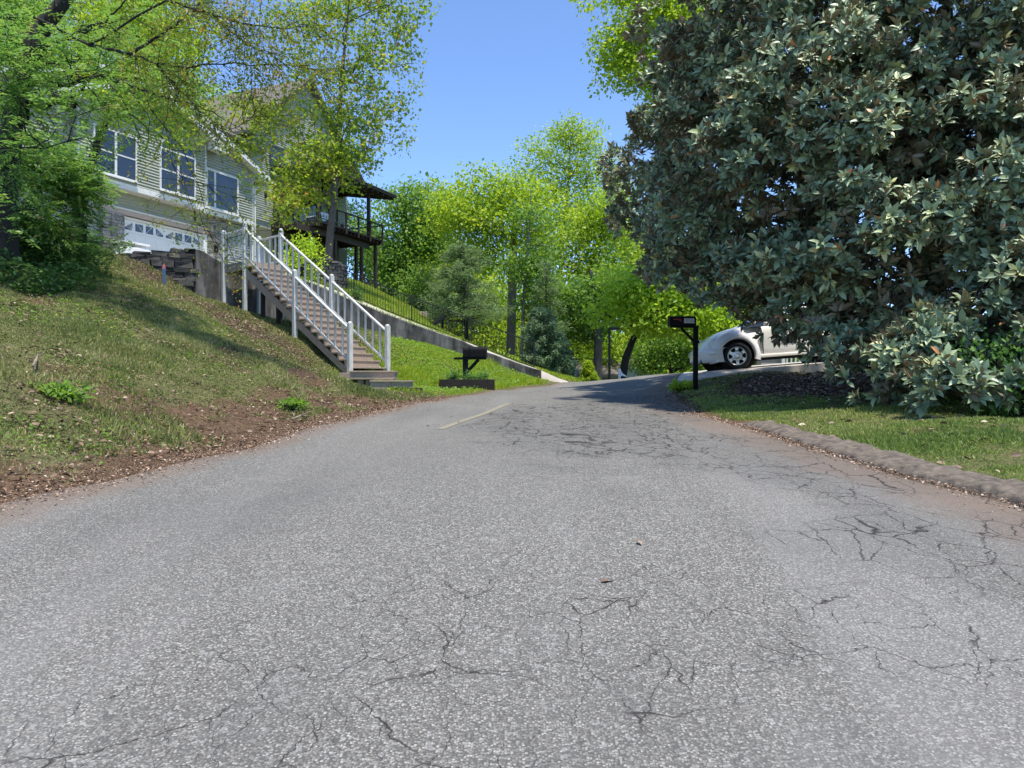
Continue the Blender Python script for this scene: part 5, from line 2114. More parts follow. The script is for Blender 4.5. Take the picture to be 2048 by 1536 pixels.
# a second overhanging tree, its trunk outside the frame: thin boughs with tiny new leaves
def overhang():
    base = Vector((-13.5, 16.0, ground_at(-13.5, 16.0)))
    root = empty('oak_tree', base, label='oak with thin overhead boughs and sparse tiny yellowish spring leaves', cat='tree')
    boughs = [[(-250, 60, 15, .09), (60, 30, 14, .06), (180, 90, 13.3, .042), (262, 108, 13, .045), (300, 82, 13, .04), (345, 55, 13, .034), (400, 10, 13, .026), (440, -30, 13, .016)],
              [(262, 108, 13, .03), (310, 125, 12.9, .026), (370, 137, 12.9, .024), (430, 127, 12.9, .02), (500, 128, 12.9, .017), (570, 131, 13, .014), (625, 140, 13.1, .010), (660, 165, 13.2, .006)],
              [(180, 90, 13.3, .035), (330, 0, 12.6, .03), (395, 22, 12.5, .028), (425, 28, 12.5, .027), (470, 42, 12.5, .023), (520, 52, 12.5, .019), (575, 57, 12.6, .014), (620, 47, 12.6, .008)],
              [(425, 28, 12.5, .018), (470, 70, 12.5, .015), (510, 100, 12.5, .011), (560, 112, 12.6, .006)],
              [(310, 125, 12.9, .017), (345, 165, 12.8, .014), (415, 235, 12.8, .012), (455, 262, 12.8, .010), (490, 245, 12.8, .007), (520, 215, 12.8, .004)],
              [(345, 165, 12.8, .012), (330, 250, 12.7, .010), (345, 330, 12.7, .009), (372, 355, 12.7, .008), (415, 372, 12.7, .006), (500, 408, 12.8, .004)],
              [(415, 372, 12.7, .005), (390, 415, 12.7, .005), (395, 450, 12.7, .005), (420, 470, 12.7, .004), (470, 482, 12.7, .003)]]
    mb = MB()
    pts_all, dirs = [], []
    mb.tube([Vector((0, 0, -.2)), Vector((.2, -.3, 4)), P(-250, 60, 15) - base, P(-330, -260, 15.5) - base], [.26, .22, .16, .08], 10)
    for path in boughs:
        pts = [P(a, b, c) for a, b, c, _ in path]
        fine, rad = [], []
        for i in range(len(pts) - 1):
            for k in range(5):
                t = k / 5
                q = pts[i].lerp(pts[i + 1], t) + Vector(r.normal(size=3) * .012)
                fine.append(q)
                rad.append((path[i][3] + (path[i + 1][3] - path[i][3]) * t) * .6)
                if rad[-1] < .025 and (path not in boughs[5:] or k % 3 == 0):
                    pts_all.append(q)
                    dirs.append((pts[i + 1] - pts[i]).normalized())
        fine.append(pts[-1])
        rad.append(path[-1][3])
        mb.tube([p - base for p in fine], rad, 6)
    # side twigs
    tips = []
    for q, d in zip(pts_all, dirs):
        for _ in range(2):
            v = Vector(r.normal(size=3)) * .5 + d * .55
            v.z -= .1
            v = v.normalized() * r.uniform(.25, 1.05)
            m1 = q + v * .5 + Vector(r.normal(size=3) * .05)
            e = q + v
            mb.tube([q - base, m1 - base, e - base], [.006, .004, .002], 4, False)
            tips += [m1, e]
            if v.length > .5:
                e2 = m1 + Vector(r.normal(size=3)).normalized() * .35
                mb.tube([m1 - base, e2 - base], [.003, .0015], 4, False)
                tips.append(e2)
    mb.build('trunk', M['bark_dark'], root, smooth=True)
    tips = np.array([tuple(t) for t in tips])
    per = 16
    n = len(tips) * per
    C = np.repeat(tips, per, 0) + r.normal(size=(n, 3)) * .085
    A = rdir(r, n) + np.array([0, 0, -.5])
    L = (.052 + .016 * r.normal(size=n)).clip(.02, .09)
    V, T, k = soup(KITE, C, A, rdir(r, n), L, L * .55)
    tone = np.repeat(np.clip(.5 + .22 * r.normal(size=len(tips)), 0, 1), per)
    np_mesh('crown', V - np.array(base), T, M['lf_sparse'], root, rnd=np.repeat(np.clip(tone + .15 * r.normal(size=n), 0, 1), k))


overhang()

# big drooping shrubs at the left edge of the bank
sh = [('broad feathery shrub drooping over the bank beside the stone pier', (165, 470, 17, .07), [(115, 350, 16, 85, 45), (170, 385, 16, 42, 26), (60, 330, 16, 100, 50), (140, 420, 16.2, 40, 20)], 120, 8, 'lf_shade', .02),
      ('dense shrub with layered leaves at the far left of the bank', (20, 500, 15, .06), [(20, 430, 14.6, 110, 60), (90, 460, 15, 80, 30), (-60, 380, 14.5, 120, 90)], 100, 7, 'lf_shade', .01),
      ('low leafy sapling growing between the drooping shrubs', (110, 510, 16, .04), [(110, 480, 15.6, 80, 26), (40, 500, 15, 80, 26), (180, 490, 17, 50, 24)], 80, 5, 'lf_dark', .0)]
for i, (lab, st_, bl_, nt_, nsp, mt, od) in enumerate(sh):
    tr0 = P(*st_[:3])
    tr0.z = ground_at(tr0.x, tr0.y) - .05
    tr = [(tr0, st_[3]), (tr0 + Vector((.1, -.1, 1.0)), st_[3] * .8), (P(bl_[0][0], bl_[0][1], bl_[0][2]), st_[3] * .35)]
    spray_tree('shrub', lab, tr, pblobs(bl_, 1.0), nt_, nsp, 12, .10, .42, mt, 60 + i, 'bark_dark', cat='shrub', rt=.005, bare=.1, odd=od)

tree('lime_leaved_tree', 'bright spring green tree growing between the leaning trunk and the house',
     ptrunk([(150, 480, 25, .17), (165, 380, 25, .15), (200, 270, 25, .12), (250, 160, 25, .09), (290, 60, 25, .06), (310, -40, 25, .03)]),
     pblobs([(340, 60, 24, 75, 60), (372, 150, 24, 55, 50), (335, 225, 24, 65, 38), (375, 265, 24, 42, 36), (285, 130, 24, 65, 60), (235, 50, 24, 80, 60), (300, -20, 24, 90, 50), (225, 200, 24, 60, 50), (400, 40, 24, 40, 40), (170, 130, 24.5, 60, 60)], 1.0),
     260, 46, .115, 'lf_lime', 55, 'bark_dark', rc=.30, bare=.3, rt=.008, tpl=KITE, aspect=.65, shell=.5, droop=.4, up=.4, step=.45)

# ================================================================== woods behind
BG = [
    # label, trunk px path, blobs, tips, per, leaf, mat, bark
    ('dense dark green tree right beside the deck roof', [(835, 640, 58, .28), (820, 520, 58, .24), (810, 430, 58, .16), (808, 370, 58, .06)],
     [(800, 430, 58, 75, 60), (835, 400, 58, 60, 50), (850, 490, 58, 70, 70), (790, 510, 57, 60, 70), (870, 450, 58, 45, 60), (800, 590, 57, 60, 50)], 190, 48, .30, 'lf_mid', 'bark'),
    ('broad lime green tree with thick straight grey trunk behind the fence', [(1022, 690, 48, .30), (1025, 560, 48, .27), (1028, 470, 48, .22), (1035, 400, 48, .12), (1030, 350, 48, .05)],
     [(985, 380, 48, 75, 50), (1060, 400, 48, 60, 45), (930, 440, 48, 70, 50), (1000, 440, 47, 90, 55), (1080, 470, 48, 55, 45), (950, 500, 48, 60, 40), (1040, 520, 47, 60, 35), (900, 400, 50, 40, 40)], 220, 44, .25, 'lf_lime', 'bark_pale'),
    ('tall airy multi stemmed tree rising highest above the woods', [(1120, 740, 62, .22), (1118, 600, 62, .20), (1125, 480, 62, .17), (1135, 380, 62, .12), (1140, 300, 62, .07), (1145, 255, 62, .03)],
     [(1085, 310, 62, 50, 45), (1130, 270, 62, 55, 38), (1175, 280, 62, 45, 40), (1190, 340, 62, 45, 55), (1110, 370, 62, 65, 45), (1180, 420, 62, 55, 50), (1060, 350, 62, 35, 35), (1120, 440, 62, 70, 40), (1145, 330, 62, 50, 40)], 270, 32, .24, 'lf_lime', 'bark_pale'),
    ('yellow green tree leaning behind the magnolia edge', [(1110, 730, 50, .16), (1150, 640, 50, .14), (1180, 540, 50, .12), (1205, 450, 50, .07), (1215, 400, 50, .03)],
     [(1200, 430, 50, 65, 45), (1150, 470, 50, 55, 40), (1235, 490, 50, 55, 50), (1180, 530, 50, 70, 40), (1110, 500, 51, 40, 40), (1240, 400, 51, 40, 40)], 170, 40, .24, 'lf_lime', 'bark_dark'),
    ('pale green rounded tree furthest behind the fence', [(890, 690, 72, .25), (890, 540, 72, .2), (885, 420, 72, .08)],
     [(885, 420, 72, 45, 50), (870, 500, 72, 50, 50), (920, 530, 72, 50, 50), (860, 590, 72, 45, 40)], 130, 40, .32, 'lf_lime', 'bark'),
    ('thin pole like tree beside the thick grey trunk', [(1043, 720, 44, .12), (1048, 600, 44, .11), (1055, 500, 44, .09), (1060, 420, 44, .05), (1062, 380, 44, .02)],
     [(1060, 430, 44, 45, 40), (1040, 540, 44, 50, 50), (1085, 520, 44, 40, 50), (1065, 610, 44, 45, 40)], 110, 26, .2, 'lf_mid', 'bark_pale'),
    ('mid green tree with forked trunk over the lamp post', [(1195, 745, 44, .26), (1196, 680, 44, .24), (1190, 600, 44, .18), (1180, 540, 44, .09)],
     [(1150, 600, 44, 60, 45), (1210, 570, 44, 60, 45), (1120, 640, 45, 50, 40), (1230, 630, 45, 50, 30), (1090, 600, 46, 40, 50), (1170, 660, 45, 50, 25)], 170, 40, .22, 'lf_mid', 'bark'),
    ('bright lime maple with layered boughs above the right mailbox', [(1245, 755, 36, .20), (1252, 715, 36, .18), (1268, 675, 36, .15), (1300, 640, 36, .10), (1340, 600, 36, .05)],
     [(1330, 560, 34, 60, 35), (1270, 590, 34, 65, 28), (1215, 630, 34, 40, 16), (1370, 600, 34, 70, 35), (1310, 635, 34, 75, 25), (1400, 640, 34, 70, 28), (1250, 560, 35, 35, 24), (1440, 600, 35, 60, 40), (1460, 650, 35, 60, 25)], 210, 52, .22, 'lf_bright', 'bark_dark'),
    ('green thicket tree behind the right mailbox', [(1340, 765, 46, .16), (1345, 720, 46, .14), (1350, 660, 46, .06)],
     [(1340, 690, 46, 60, 40), (1300, 720, 47, 40, 28), (1390, 700, 46, 60, 40), (1440, 680, 46, 60, 40), (1330, 650, 48, 60, 30)], 170, 44, .22, 'lf_mid', 'bark_dark'),
    ('leafy thicket tree behind the parked car', [(1500, 760, 42, .15), (1505, 700, 42, .12), (1500, 640, 42, .05)],
     [(1500, 690, 42, 70, 45), (1570, 690, 42, 70, 45), (1640, 680, 42, 70, 50), (1460, 640, 43, 60, 40), (1540, 620, 43, 80, 40)], 160, 42, .22, 'lf_mid', 'bark_dark'),
    ('tall lime tree showing left of the magnolia top', [(1640, 700, 32, .28), (1620, 400, 32, .22), (1500, 150, 32, .14), (1380, -60, 32, .06)],
     [(1270, 60, 31, 60, 45), (1240, 110, 31, 45, 40), (1300, 140, 31, 50, 50), (1240, 165, 31, 35, 25), (1330, 20, 31, 80, 60), (1280, -40, 31, 80, 40), (1330, 200, 32, 60, 60), (1190, 10, 31, 36, 14), (1400, 80, 32, 90, 90)], 260, 50, .19, 'lf_lime', 'bark'),
    ('deep green tree filling the gap under the deck', [(760, 690, 66, .22), (765, 600, 66, .18), (765, 520, 66, .08)],
     [(765, 540, 66, 45, 50), (720, 520, 66, 50, 60), (760, 620, 64, 60, 35), (830, 640, 62, 50, 25), (700, 440, 68, 50, 40)], 150, 38, .28, 'lf_dark', 'bark_dark'),
    ('slender green tree behind the fence midpoint', [(838, 690, 50, .14), (843, 600, 50, .11), (846, 540, 50, .05)],
     [(845, 560, 50, 40, 40), (820, 600, 50, 40, 25), (870, 600, 50, 40, 30), (850, 630, 50, 40, 18)], 100, 30, .2, 'lf_mid', 'bark_pale'),
    ('sunlit yellow green tree high behind the leaning trunk', [(150, 420, 46, .3), (150, 250, 46, .24), (160, 100, 46, .14), (160, 0, 46, .06)],
     [(100, 30, 46, 120, 60), (220, 20, 46, 90, 70), (290, 80, 46, 90, 70), (350, 140, 47, 60, 70), (40, 120, 46, 90, 90), (180, 140, 46, 110, 70), (330, 200, 47, 80, 50), (250, -60, 46, 150, 60), (380, 230, 48, 50, 40)], 300, 46, .22, 'lf_lime', 'bark'),
    ('tree with green upper crown at the far left edge', [(-60, 420, 34, .3), (-50, 200, 34, .22), (-40, 0, 34, .1)],
     [(-40, 60, 34, 110, 100), (30, 20, 34, 90, 70), (-20, 200, 34, 90, 90), (60, 110, 35, 70, 60)], 200, 46, .2, 'lf_mid', 'bark_dark'),
    ('light green tree between the airy tall tree and magnolia', [(1260, 740, 64, .22), (1255, 600, 64, .18), (1250, 480, 64, .07)],
     [(1250, 470, 64, 50, 60), (1280, 540, 64, 60, 60), (1230, 600, 62, 60, 50), (1300, 470, 64, 50, 60), (1380, 600, 60, 70, 60), (1330, 520, 62, 60, 60)], 200, 40, .3, 'lf_lime', 'bark'),
    ('mid green tree filling the wood behind the hemlock', [(960, 700, 64, .2), (962, 600, 64, .17), (960, 520, 64, .07)],
     [(960, 540, 64, 60, 50), (920, 600, 63, 60, 45), (1000, 620, 62, 60, 45), (960, 670, 60, 60, 30), (1080, 660, 60, 50, 40), (1090, 560, 64, 50, 50)], 180, 38, .28, 'lf_lime', 'bark'),
 ('wide low spring green tree behind the hemlock and fence', [(900, 720, 56, .2), (900, 640, 56, .16), (905, 570, 56, .06)],
     [(860, 610, 56, 60, 45), (930, 640, 56, 60, 40), (1000, 600, 56, 60, 60), (1010, 680, 55, 60, 40), (880, 560, 57, 50, 50)], 180, 40, .26, 'lf_lime', 'bark'),
    ('low spring green tree behind the juniper and lamp post', [(1120, 745, 57, .2), (1120, 680, 57, .16), (1125, 600, 57, .06)],
     [(1080, 640, 57, 60, 50), (1150, 670, 57, 60, 45), (1140, 590, 57, 60, 50), (1220, 690, 56, 60, 40), (1280, 660, 56, 50, 40)], 180, 40, .26, 'lf_lime', 'bark'),
    ('leafy tree standing right of the deck posts', [(790, 690, 60, .2), (790, 600, 60, .15), (792, 520, 60, .06)],
     [(790, 530, 60, 40, 50), (820, 570, 60, 45, 45), (780, 600, 60, 45, 40), (850, 540, 61, 40, 50), (735, 480, 62, 30, 50)], 170, 40, .26, 'lf_mid', 'bark'),
]
for i, (lab, tr, bl_, nt_, per, lf, mt, bk) in enumerate(BG):
    nm = 'maple_tree' if 'maple' in lab else 'woodland_tree'
    lf *= .78
    tree(nm, lab, ptrunk(tr), pblobs(bl_, .9), int(nt_ * 1.15), int(per * 1.6), lf, mt, 100 + i, bk, rc=lf * 3.3, bare=.35, group='trees of the wood behind', rt=.016, shell=.5, tpl=KITE, aspect=.7, droop=.35, up=.45, step=.9)

# feathery hemlock and blue-green juniper
def conifer(name, label, base_px, top_px, d, rw, n, mat, seed, L=.16, lw=.10, sag=-.15, dens=24, trunkr=.12, bark='bark_dark', bulge=.8, lo=.08):
    r = np.random.default_rng(seed)
    b = P(base_px[0], base_px[1], d)
    b.z = ground_at(b.x, b.y) - .1
    t = P(top_px[0], top_px[1], d)
    H = (t - b).length
    root = empty(name, b, label=label, cat='conifer' if name != 'juniper_shrub' else 'shrub')
    mb = MB()
    mb.tube([Vector((0, 0, 0)), (t - b) * .5, (t - b)], [trunkr, trunkr * .6, .012], 7)
    Cs, As = [], []
    for i in range(n):
        f = lo + (1 - lo) * (i + r.random()) / n
        a = r.random() * 6.283
        ln = rw * (1 - f) ** bulge * (.65 + .5 * r.random()) + .06
        o = (t - b) * f
        dv = Vector((math.cos(a), math.sin(a), .10))
        e = o + dv * ln + Vector((0, 0, sag * ln))
        mb.tube([o, o.lerp(e, .6) + Vector((0, 0, .05 * ln)), e], [.012 + .010 * ln, .01, .003], 4, False)
        m = max(6, int(dens * ln / max(rw, .1) * 1.4) + 4)
        tt = r.random(m) ** .7
        base = np.array(o)[None] + np.array(e - o)[None] * tt[:, None] + r.normal(size=(m, 3)) * .05 * ln
        sd = np.array([-math.sin(a), math.cos(a), 0])
        sg = np.where(r.random(m) < .5, 1, -1)[:, None]
        Cs.append(base)
        As.append(np.array(dv)[None] * .7 + sd[None] * sg * (.8 * r.random((m, 1))) + .25 * r.normal(size=(m, 3)) + np.array([0, 0, -.1]))
    mb.build('trunk', M[bark], root, smooth=True)
    C, A = np.vstack(Cs), np.vstack(As)
    # needles: several slim blades per spray
    k = 5
    C2 = np.repeat(C, k, 0) + r.normal(size=(len(C) * k, 3)) * L * .35
    A2 = np.repeat(A, k, 0) + .5 * r.normal(size=(len(C) * k, 3))
    ls = L * (1 + .3 * r.normal(size=len(C2))).clip(.4, 1.7)
    V, T, kk = soup(KITE, C2, A2, rdir(r, len(C2)) * .6 + np.array([0, 0, .6]), ls, ls * lw * 2)
    tone = np.repeat(np.clip(.5 + .25 * r.normal(size=len(C)), 0, 1), k)
    np_mesh('crown', V, T, M[mat], root, rnd=np.repeat(tone, kk))


conifer('hemlock_tree', 'feathery grey green hemlock just behind the iron fence', (934, 690), (926, 490), 36, 2.5, 110, 'lf_hemlock', 71, L=.19, lw=.06, dens=30, bulge=.42, lo=.25, sag=-.10)
conifer('hemlock_tree', 'thin airy hemlock behind the fence end', (1100, 730), (1090, 520), 42, 1.7, 80, 'lf_hemlock', 72, L=.20, lw=.07, dens=18, bulge=.5, lo=.2, sag=-.15)
conifer('juniper_shrub', 'dark blue green juniper at the lower end of the fence', (1092, 742), (1080, 622), 33, 1.15, 110, 'lf_blue', 73, L=.14, lw=.12, dens=60, bulge=.42, lo=.02, sag=.18)
conifer('juniper_shrub', 'smaller blue green juniper beside the drive mouth', (1118, 750), (1112, 672), 34, .8, 80, 'lf_blue', 74, L=.13, lw=.12, dens=50, bulge=.4, lo=.02, sag=.2)
conifer('cone_conifer', 'small bright green cone shaped conifer beyond the crest', (1178, 765), (1175, 724), 38, .55, 130, 'lf_lime', 75, L=.10, lw=.16, dens=40, bulge=.75, lo=.0, sag=.5)


# ================================================================== small bushes
def bush(name, label, px, py, d, rx, rz, n, leaf, mat, seed, cat='bush', group=None, zoff=0):
    r = np.random.default_rng(seed)
    p = P(px, py, d)
    p.z = ground_at(p.x, p.y) + zoff
    root = empty(name, p, label=label, cat=cat, group=group)
    c = np.array([0, 0, rz * .55])
    tips = c + rdir(r, 60) * (r.random((60, 1)) ** .4) * np.array([rx, rx, rz * .6])
    tips = tips[tips[:, 2] > 0]
    mb = MB()
    for t in tips: mb.tube([(0, 0, -.05), (t[0] * .4, t[1] * .4, t[2] * .6), tuple(t)], [.012, .008, .003], 4, False)
    mb.build('stems', M['bark_dark'], root)
    per = max(1, n // len(tips))
    C = np.repeat(tips, per, 0) + r.normal(size=(len(tips) * per, 3)) * min(rx, rz) * .22
    C[:, 2] = np.abs(C[:, 2]) + .02
    m = len(C)
    L = leaf * (1 + .3 * r.normal(size=m)).clip(.4, 1.6)
    V, T, k = soup(KITE, C, unit(C - c * .5) + .7 * r.normal(size=(m, 3)), rdir(r, m) * .5 + np.array([0, 0, .6]), L, L * .6)
    np_mesh('foliage', V, T, M[mat], root, rnd=np.repeat(np.clip(.5 + .25 * r.normal(size=m), 0, 1), k))


bush('garden_bush', 'lime green bush behind the top of the staircase', 600, 500, 27.2, .75, 1.35, 1800, .10, 'lf_bright', 81, zoff=.1)
bush('garden_bush', 'small round dark bush at the foot of the iron fence', 713, 596, 28.2, .28, .42, 700, .06, 'lf_dark', 82)
for i, (px, lab) in enumerate(((907, 'fine leaved herb clump at the left end of the planter'), (935, 'fine leaved herb clump around the planter post'), (962, 'fine leaved herb clump at the right end of the planter'))):
    bush('planter_herb', lab, px, 768, 20.0, .20, .30, 700, .045, 'lf_shrub', 83 + i, 'plant', 'herbs in the planter', .05)
bush('garden_bush', 'bright green weedy bush beside the magnolia skirt', 2040, 800, 9.2, .75, .75, 3000, .065, 'lf_shrub', 88)
bush('garden_bush', 'sunny green sapling tuft behind the fence trunks', 1018, 690, 40, .7, 1.2, 800, .14, 'lf_bright', 89)
bush('garden_bush', 'dark fern like weed clump on the bare bank', 118, 775, 7.6, .26, .12, 420, .06, 'lf_mid', 90)
bush('garden_bush', 'grassy green weed tuft by the road shoulder', 588, 818, 10.6, .22, .10, 420, .05, 'lf_mid', 91)
bush('garden_bush', 'yellow green weeds at the foot of the right mailbox', 1366, 768, 16.2, .30, .16, 600, .06, 'lf_lime', 92)


# ================================================================== ground cover
def scatter(r, n, x0, x1, y0, y1, dens):
    x, y = r.uniform(x0, x1, n), r.uniform(y0, y1, n)
    k = r.random(n) < dens(x, y)
    return x[k], y[k]


def grass(name, label, x, y, z, h, w, mat, r, lean=.45, tone=None):
    n = len(x)
    C = np.stack([x, y, z - .01], -1)
    A = np.stack([r.normal(size=n) * lean, r.normal(size=n) * lean, np.ones(n)], -1)
    N = rdir(r, n) * np.array([1, 1, .2])
    V, T, k = soup(BLADE, C, A, N, h, w)
    tn = .45 + .25 * r.normal(size=n) if tone is None else tone
    o = np_mesh(name, V, T, M[mat], rnd=np.repeat(np.clip(tn, 0, 1), k))
    tag(o, label, kind='stuff')


r = np.random.default_rng(5)


def bank_d(x, y):
    d = xl(y) - x
    a = sstep(d + (fbm(x, y, .55, 21) - .5) * 3.0 - .10 * np.clip(9 - y, 0, 5), .2, 1.4)
    a = np.maximum(a, sstep(y, 15, 18) * sstep(d, .12, .4))
    pt = sstep(fbm(x, y, .45, 33), .64, .75)
    pt = np.maximum(pt, np.exp(-(((x + 4.6) / 1.1) ** 2 + ((y - 8.3) / 1.2) ** 2)) * .8)
    a = a * (1 - .8 * pt) * (1 - .75 * litter_mask(x, y))
    a = a * (.35 + .65 * sstep(fbm(x, y, 1.6, 44, 4), .34, .56))
    a = np.maximum(a, .30 * sstep(fbm(x, y, 2.1, 45, 3), .54, .66) * sstep(d, .1, .5))
    tt = (y < yfront(x) - .05) & (d > .04) & (x > -14)
    return np.where(tt, a, 0)


lush = lambda x, y: sstep(x, -4.6, -3.0) * sstep(y, 16.2, 18)
xs_, ys_ = [], []
for (y0, y1, n) in ((3, 8, 330000), (8, 13, 330000), (13, 18, 200000), (18, 26, 200000)):
    a, b = scatter(r, n, -13, 1.2, y0, y1, bank_d)
    xs_.append(a)
    ys_.append(b)
x, y = np.concatenate(xs_), np.concatenate(ys_)
L_ = lush(x, y)
isl = r.random(len(x)) < L_
tall = .5 + .9 * sstep(fbm(x, y, .9, 61, 3), .45, .7)
z = gz(x, y) + (fbm(x, y, 1.1, 3) - .5) * .22 * sstep(xl(y) - x, .3, 2.0)
m = ~isl
h = (.042 + .045 * r.random(m.sum())) * tall[m] * (.75 + .025 * y[m])
grass('bank_grass', 'thin patchy grass over the left bank', x[m], y[m], z[m], h, .010 + .0006 * y[m], 'grass_bank', r, tone=.42 + .22 * r.normal(size=m.sum()) + .6 * (fbm(x[m], y[m], .7, 63) - .5) + .8 * (fbm(x[m], y[m], 2.6, 65, 3) - .5))
m = isl
h = (.09 + .08 * r.random(m.sum())) * tall[m]
grass('verge_grass', 'lush sunlit grass between staircase and retaining wall', x[m], y[m], z[m], h, np.full(m.sum(), .022), 'grass_lush', r, tone=.45 + .25 * r.normal(size=m.sum()))


def yard_d(x, y):
    d = x - xr(y) - .27 * (y < 10.2) - .10 * (fbm(x, y, 2.2, 90) - .5)
    a = sstep(d, .02, .35) * (1 - .93 * sstep(litter_mask(x, y), .15, .6))
    a = a * (.35 + .65 * sstep(fbm(x, y, 1.7, 46, 4), .34, .55))
    a = np.where(y > 12, a * (1 - .5 * sstep(y, 12, 14)), a)
    return np.where((d > 0) & (y < 16.9), a, 0)


xs_, ys_ = [], []
for (y0, y1, n) in ((3.5, 8, 190000), (8, 12, 110000), (12, 17, 60000)):
    a, b = scatter(r, n, 2.8, 10, y0, y1, yard_d)
    xs_.append(a)
    ys_.append(b)
x, y = np.concatenate(xs_), np.concatenate(ys_)
z = gz(x, y) + (fbm(x, y, 1.1, 3) - .5) * .22 * sstep(x - xr(y), .3, 2.0)
h = (.035 + .04 * r.random(len(x))) * (.6 + .8 * sstep(fbm(x, y, 1.1, 62), .4, .7))
grass('yard_grass', 'short mown grass of the right yard', x, y, z, h, .009 + .0006 * y, 'grass_yard', r, lean=.8, tone=.48 + .2 * r.normal(size=len(x)) + .9 * (fbm(x, y, .8, 64) - .5))

# upper lawn
n = 90000
x, y = r.uniform(-14, 3.2, n), r.uniform(23, 46, n)
fy_ = np.interp(x, fx, fy)
f0 = yfront(x)
on_drive = ((x > -1.8) & (y > f0) & (y < fy_ - .2)) | ((x <= -1.8) & (y > f0 + .75) & (y < fy_ - .3)) | ((x < -8.5) & (y < 38)) | ((x > .5) & (y < 26.9))
k = (y > f0 + .16) & ~on_drive & ~((x < -8.2) & (y > 44))
x, y = x[k], y[k]
grass('lawn_grass', 'bright green grass on the upper lawn behind the fence', x, y, tz(x, y) - .01, .09 + .08 * r.random(len(x)), np.full(len(x), .035), 'grass_lush', r)


# broad-leaved weeds lying among the grass
def weeds(name, label, x, y, z, L, mat, tone):
    n = len(x)
    C = np.stack([x, y, z + .015 + .04 * r.random(n)], -1)
    A = rdir(r, n) * np.array([1, 1, .35])
    N = np.array([0, 0, 1.0]) + .45 * r.normal(size=(n, 3))
    V, T, k = soup(KITE, C, A, N, L, L * .75)
    tag(np_mesh(name, V, T, M[mat], rnd=np.repeat(np.clip(tone, 0, 1), k)), label, kind='stuff')


x, y = scatter(r, 60000, -12, .8, 4, 25, lambda x, y: bank_d(x, y) * sstep(fbm(x, y, .8, 71, 3), .45, .6))
z = gz(x, y) + (fbm(x, y, 1.1, 3) - .5) * .22 * sstep(xl(y) - x, .3, 2.0)
weeds('bank_weeds', 'small broad leaved weeds on the left bank', x, y, z, .022 + .03 * r.random(len(x)), 'lf_mid', .45 + .28 * r.normal(size=len(x)))
x, y = scatter(r, 9000, -3.8, .9, 16.5, 25, lambda x, y: lush(x, y) * (y < yfront(x) - .1) * (xl(y) - x > .4))
weeds('verge_weeds', 'leafy yellow green weeds in the sunlit verge', x, y, gz(x, y) + .06 * r.random(len(x)), .035 + .045 * r.random(len(x)), 'lf_mid', .6 + .35 * r.normal(size=len(x)))
# undergrowth at the top of the bank
x, y = scatter(r, 52000, -14.5, -8.0, 12.5, 21, lambda x, y: sstep(-x - .52 * y, .2, 1.4) * sstep(fbm(x, y, .9, 72, 3), .38, .55) * (y < yfront(x) - .3))
weeds('undergrowth', 'leafy shaded undergrowth along the top of the bank', x, y, gz(x, y) + .45 * r.random(len(x)) ** 1.5, .06 + .06 * r.random(len(x)), 'lf_dark', .5 + .3 * r.normal(size=len(x)))

# dead leaves
def litter(name, label, x, y, z, L, tone, tiltk=.5):
    n = len(x)
    C = np.stack([x, y, z + .006 + .04 * tiltk * r.random(n)], -1)
    A = rdir(r, n) * np.array([1, 1, .5 * tiltk])
    N = np.array([0, 0, 1.0]) + tiltk * r.normal(size=(n, 3))
    V, T, k = soup(OVAL, C, A, N, L, L * .5)
    tag(np_mesh(name, V, T, M['litter'], smooth=True, rnd=np.repeat(np.clip(tone, 0, 1), k)), label, kind='stuff')


bank_z = lambda x, y: gz(x, y) + (fbm(x, y, 1.1, 3) - .5) * .22 * sstep(np.maximum(xl(y) - x, x - xr(y)), .3, 2.0)
x, y = scatter(r, 120000, -13, -1.5, 4, 23, lambda x, y: (.55 * litter_mask(x, y) + .09 + .30 * sstep(fbm(x, y, 1.9, 82, 3), .56, .66) + .15 * sstep(fbm(x, y, .9, 81, 3), .52, .66)) * (xl(y) - x > .03) * (y < yfront(x) - .1))
litter('leaf_litter', 'dead brown leaves strewn over the left bank', x, y, bank_z(x, y) + .02, .022 + .05 * r.random(len(x)) ** 1.8, .42 + .22 * r.normal(size=len(x)))
x, y = scatter(r, 30000, 3, 11, 5, 17, lambda x, y: (.75 * litter_mask(x, y) + .025) * (x - xr(y) > .05) * (y < 16.9))
litter('leaf_litter', 'dead magnolia leaves thick under the tree on the right', x, y, bank_z(x, y), (.05 + .07 * r.random(len(x))), .36 + .24 * r.normal(size=len(x)))
px_ = r.normal(size=70) * .35
x = np.concatenate([xr(np.linspace(11, 17.5, 70)) - np.abs(px_) - .05, r.uniform(-2.5, 3, 40), np.array([.40, 1.05 * .62]), np.linspace(3.9, 7, 26) + r.normal(size=26) * .2])
y = np.concatenate([np.linspace(11, 17.5, 70), r.uniform(9, 22, 40), np.array([3.38, 3.9]), r.uniform(17, 18.2, 26)])
k = (x < xr(y) - .02) & (x > xl(y) + .1)
x1, y1 = x[k], y[k]
z1 = roadz(x1, y1)
x2, y2 = x[-26:], y[-26:]
litter('leaf_litter', 'scattered reddish brown leaves lying on road and driveway', np.concatenate([x1, x2]), np.concatenate([y1, y2]), np.concatenate([z1, drive_r(x2, y2)]),
       .04 + .045 * r.random(len(x1) + len(x2)), np.minimum(.62, .40 + .30 * r.normal(size=len(x1) + len(x2))), .15)
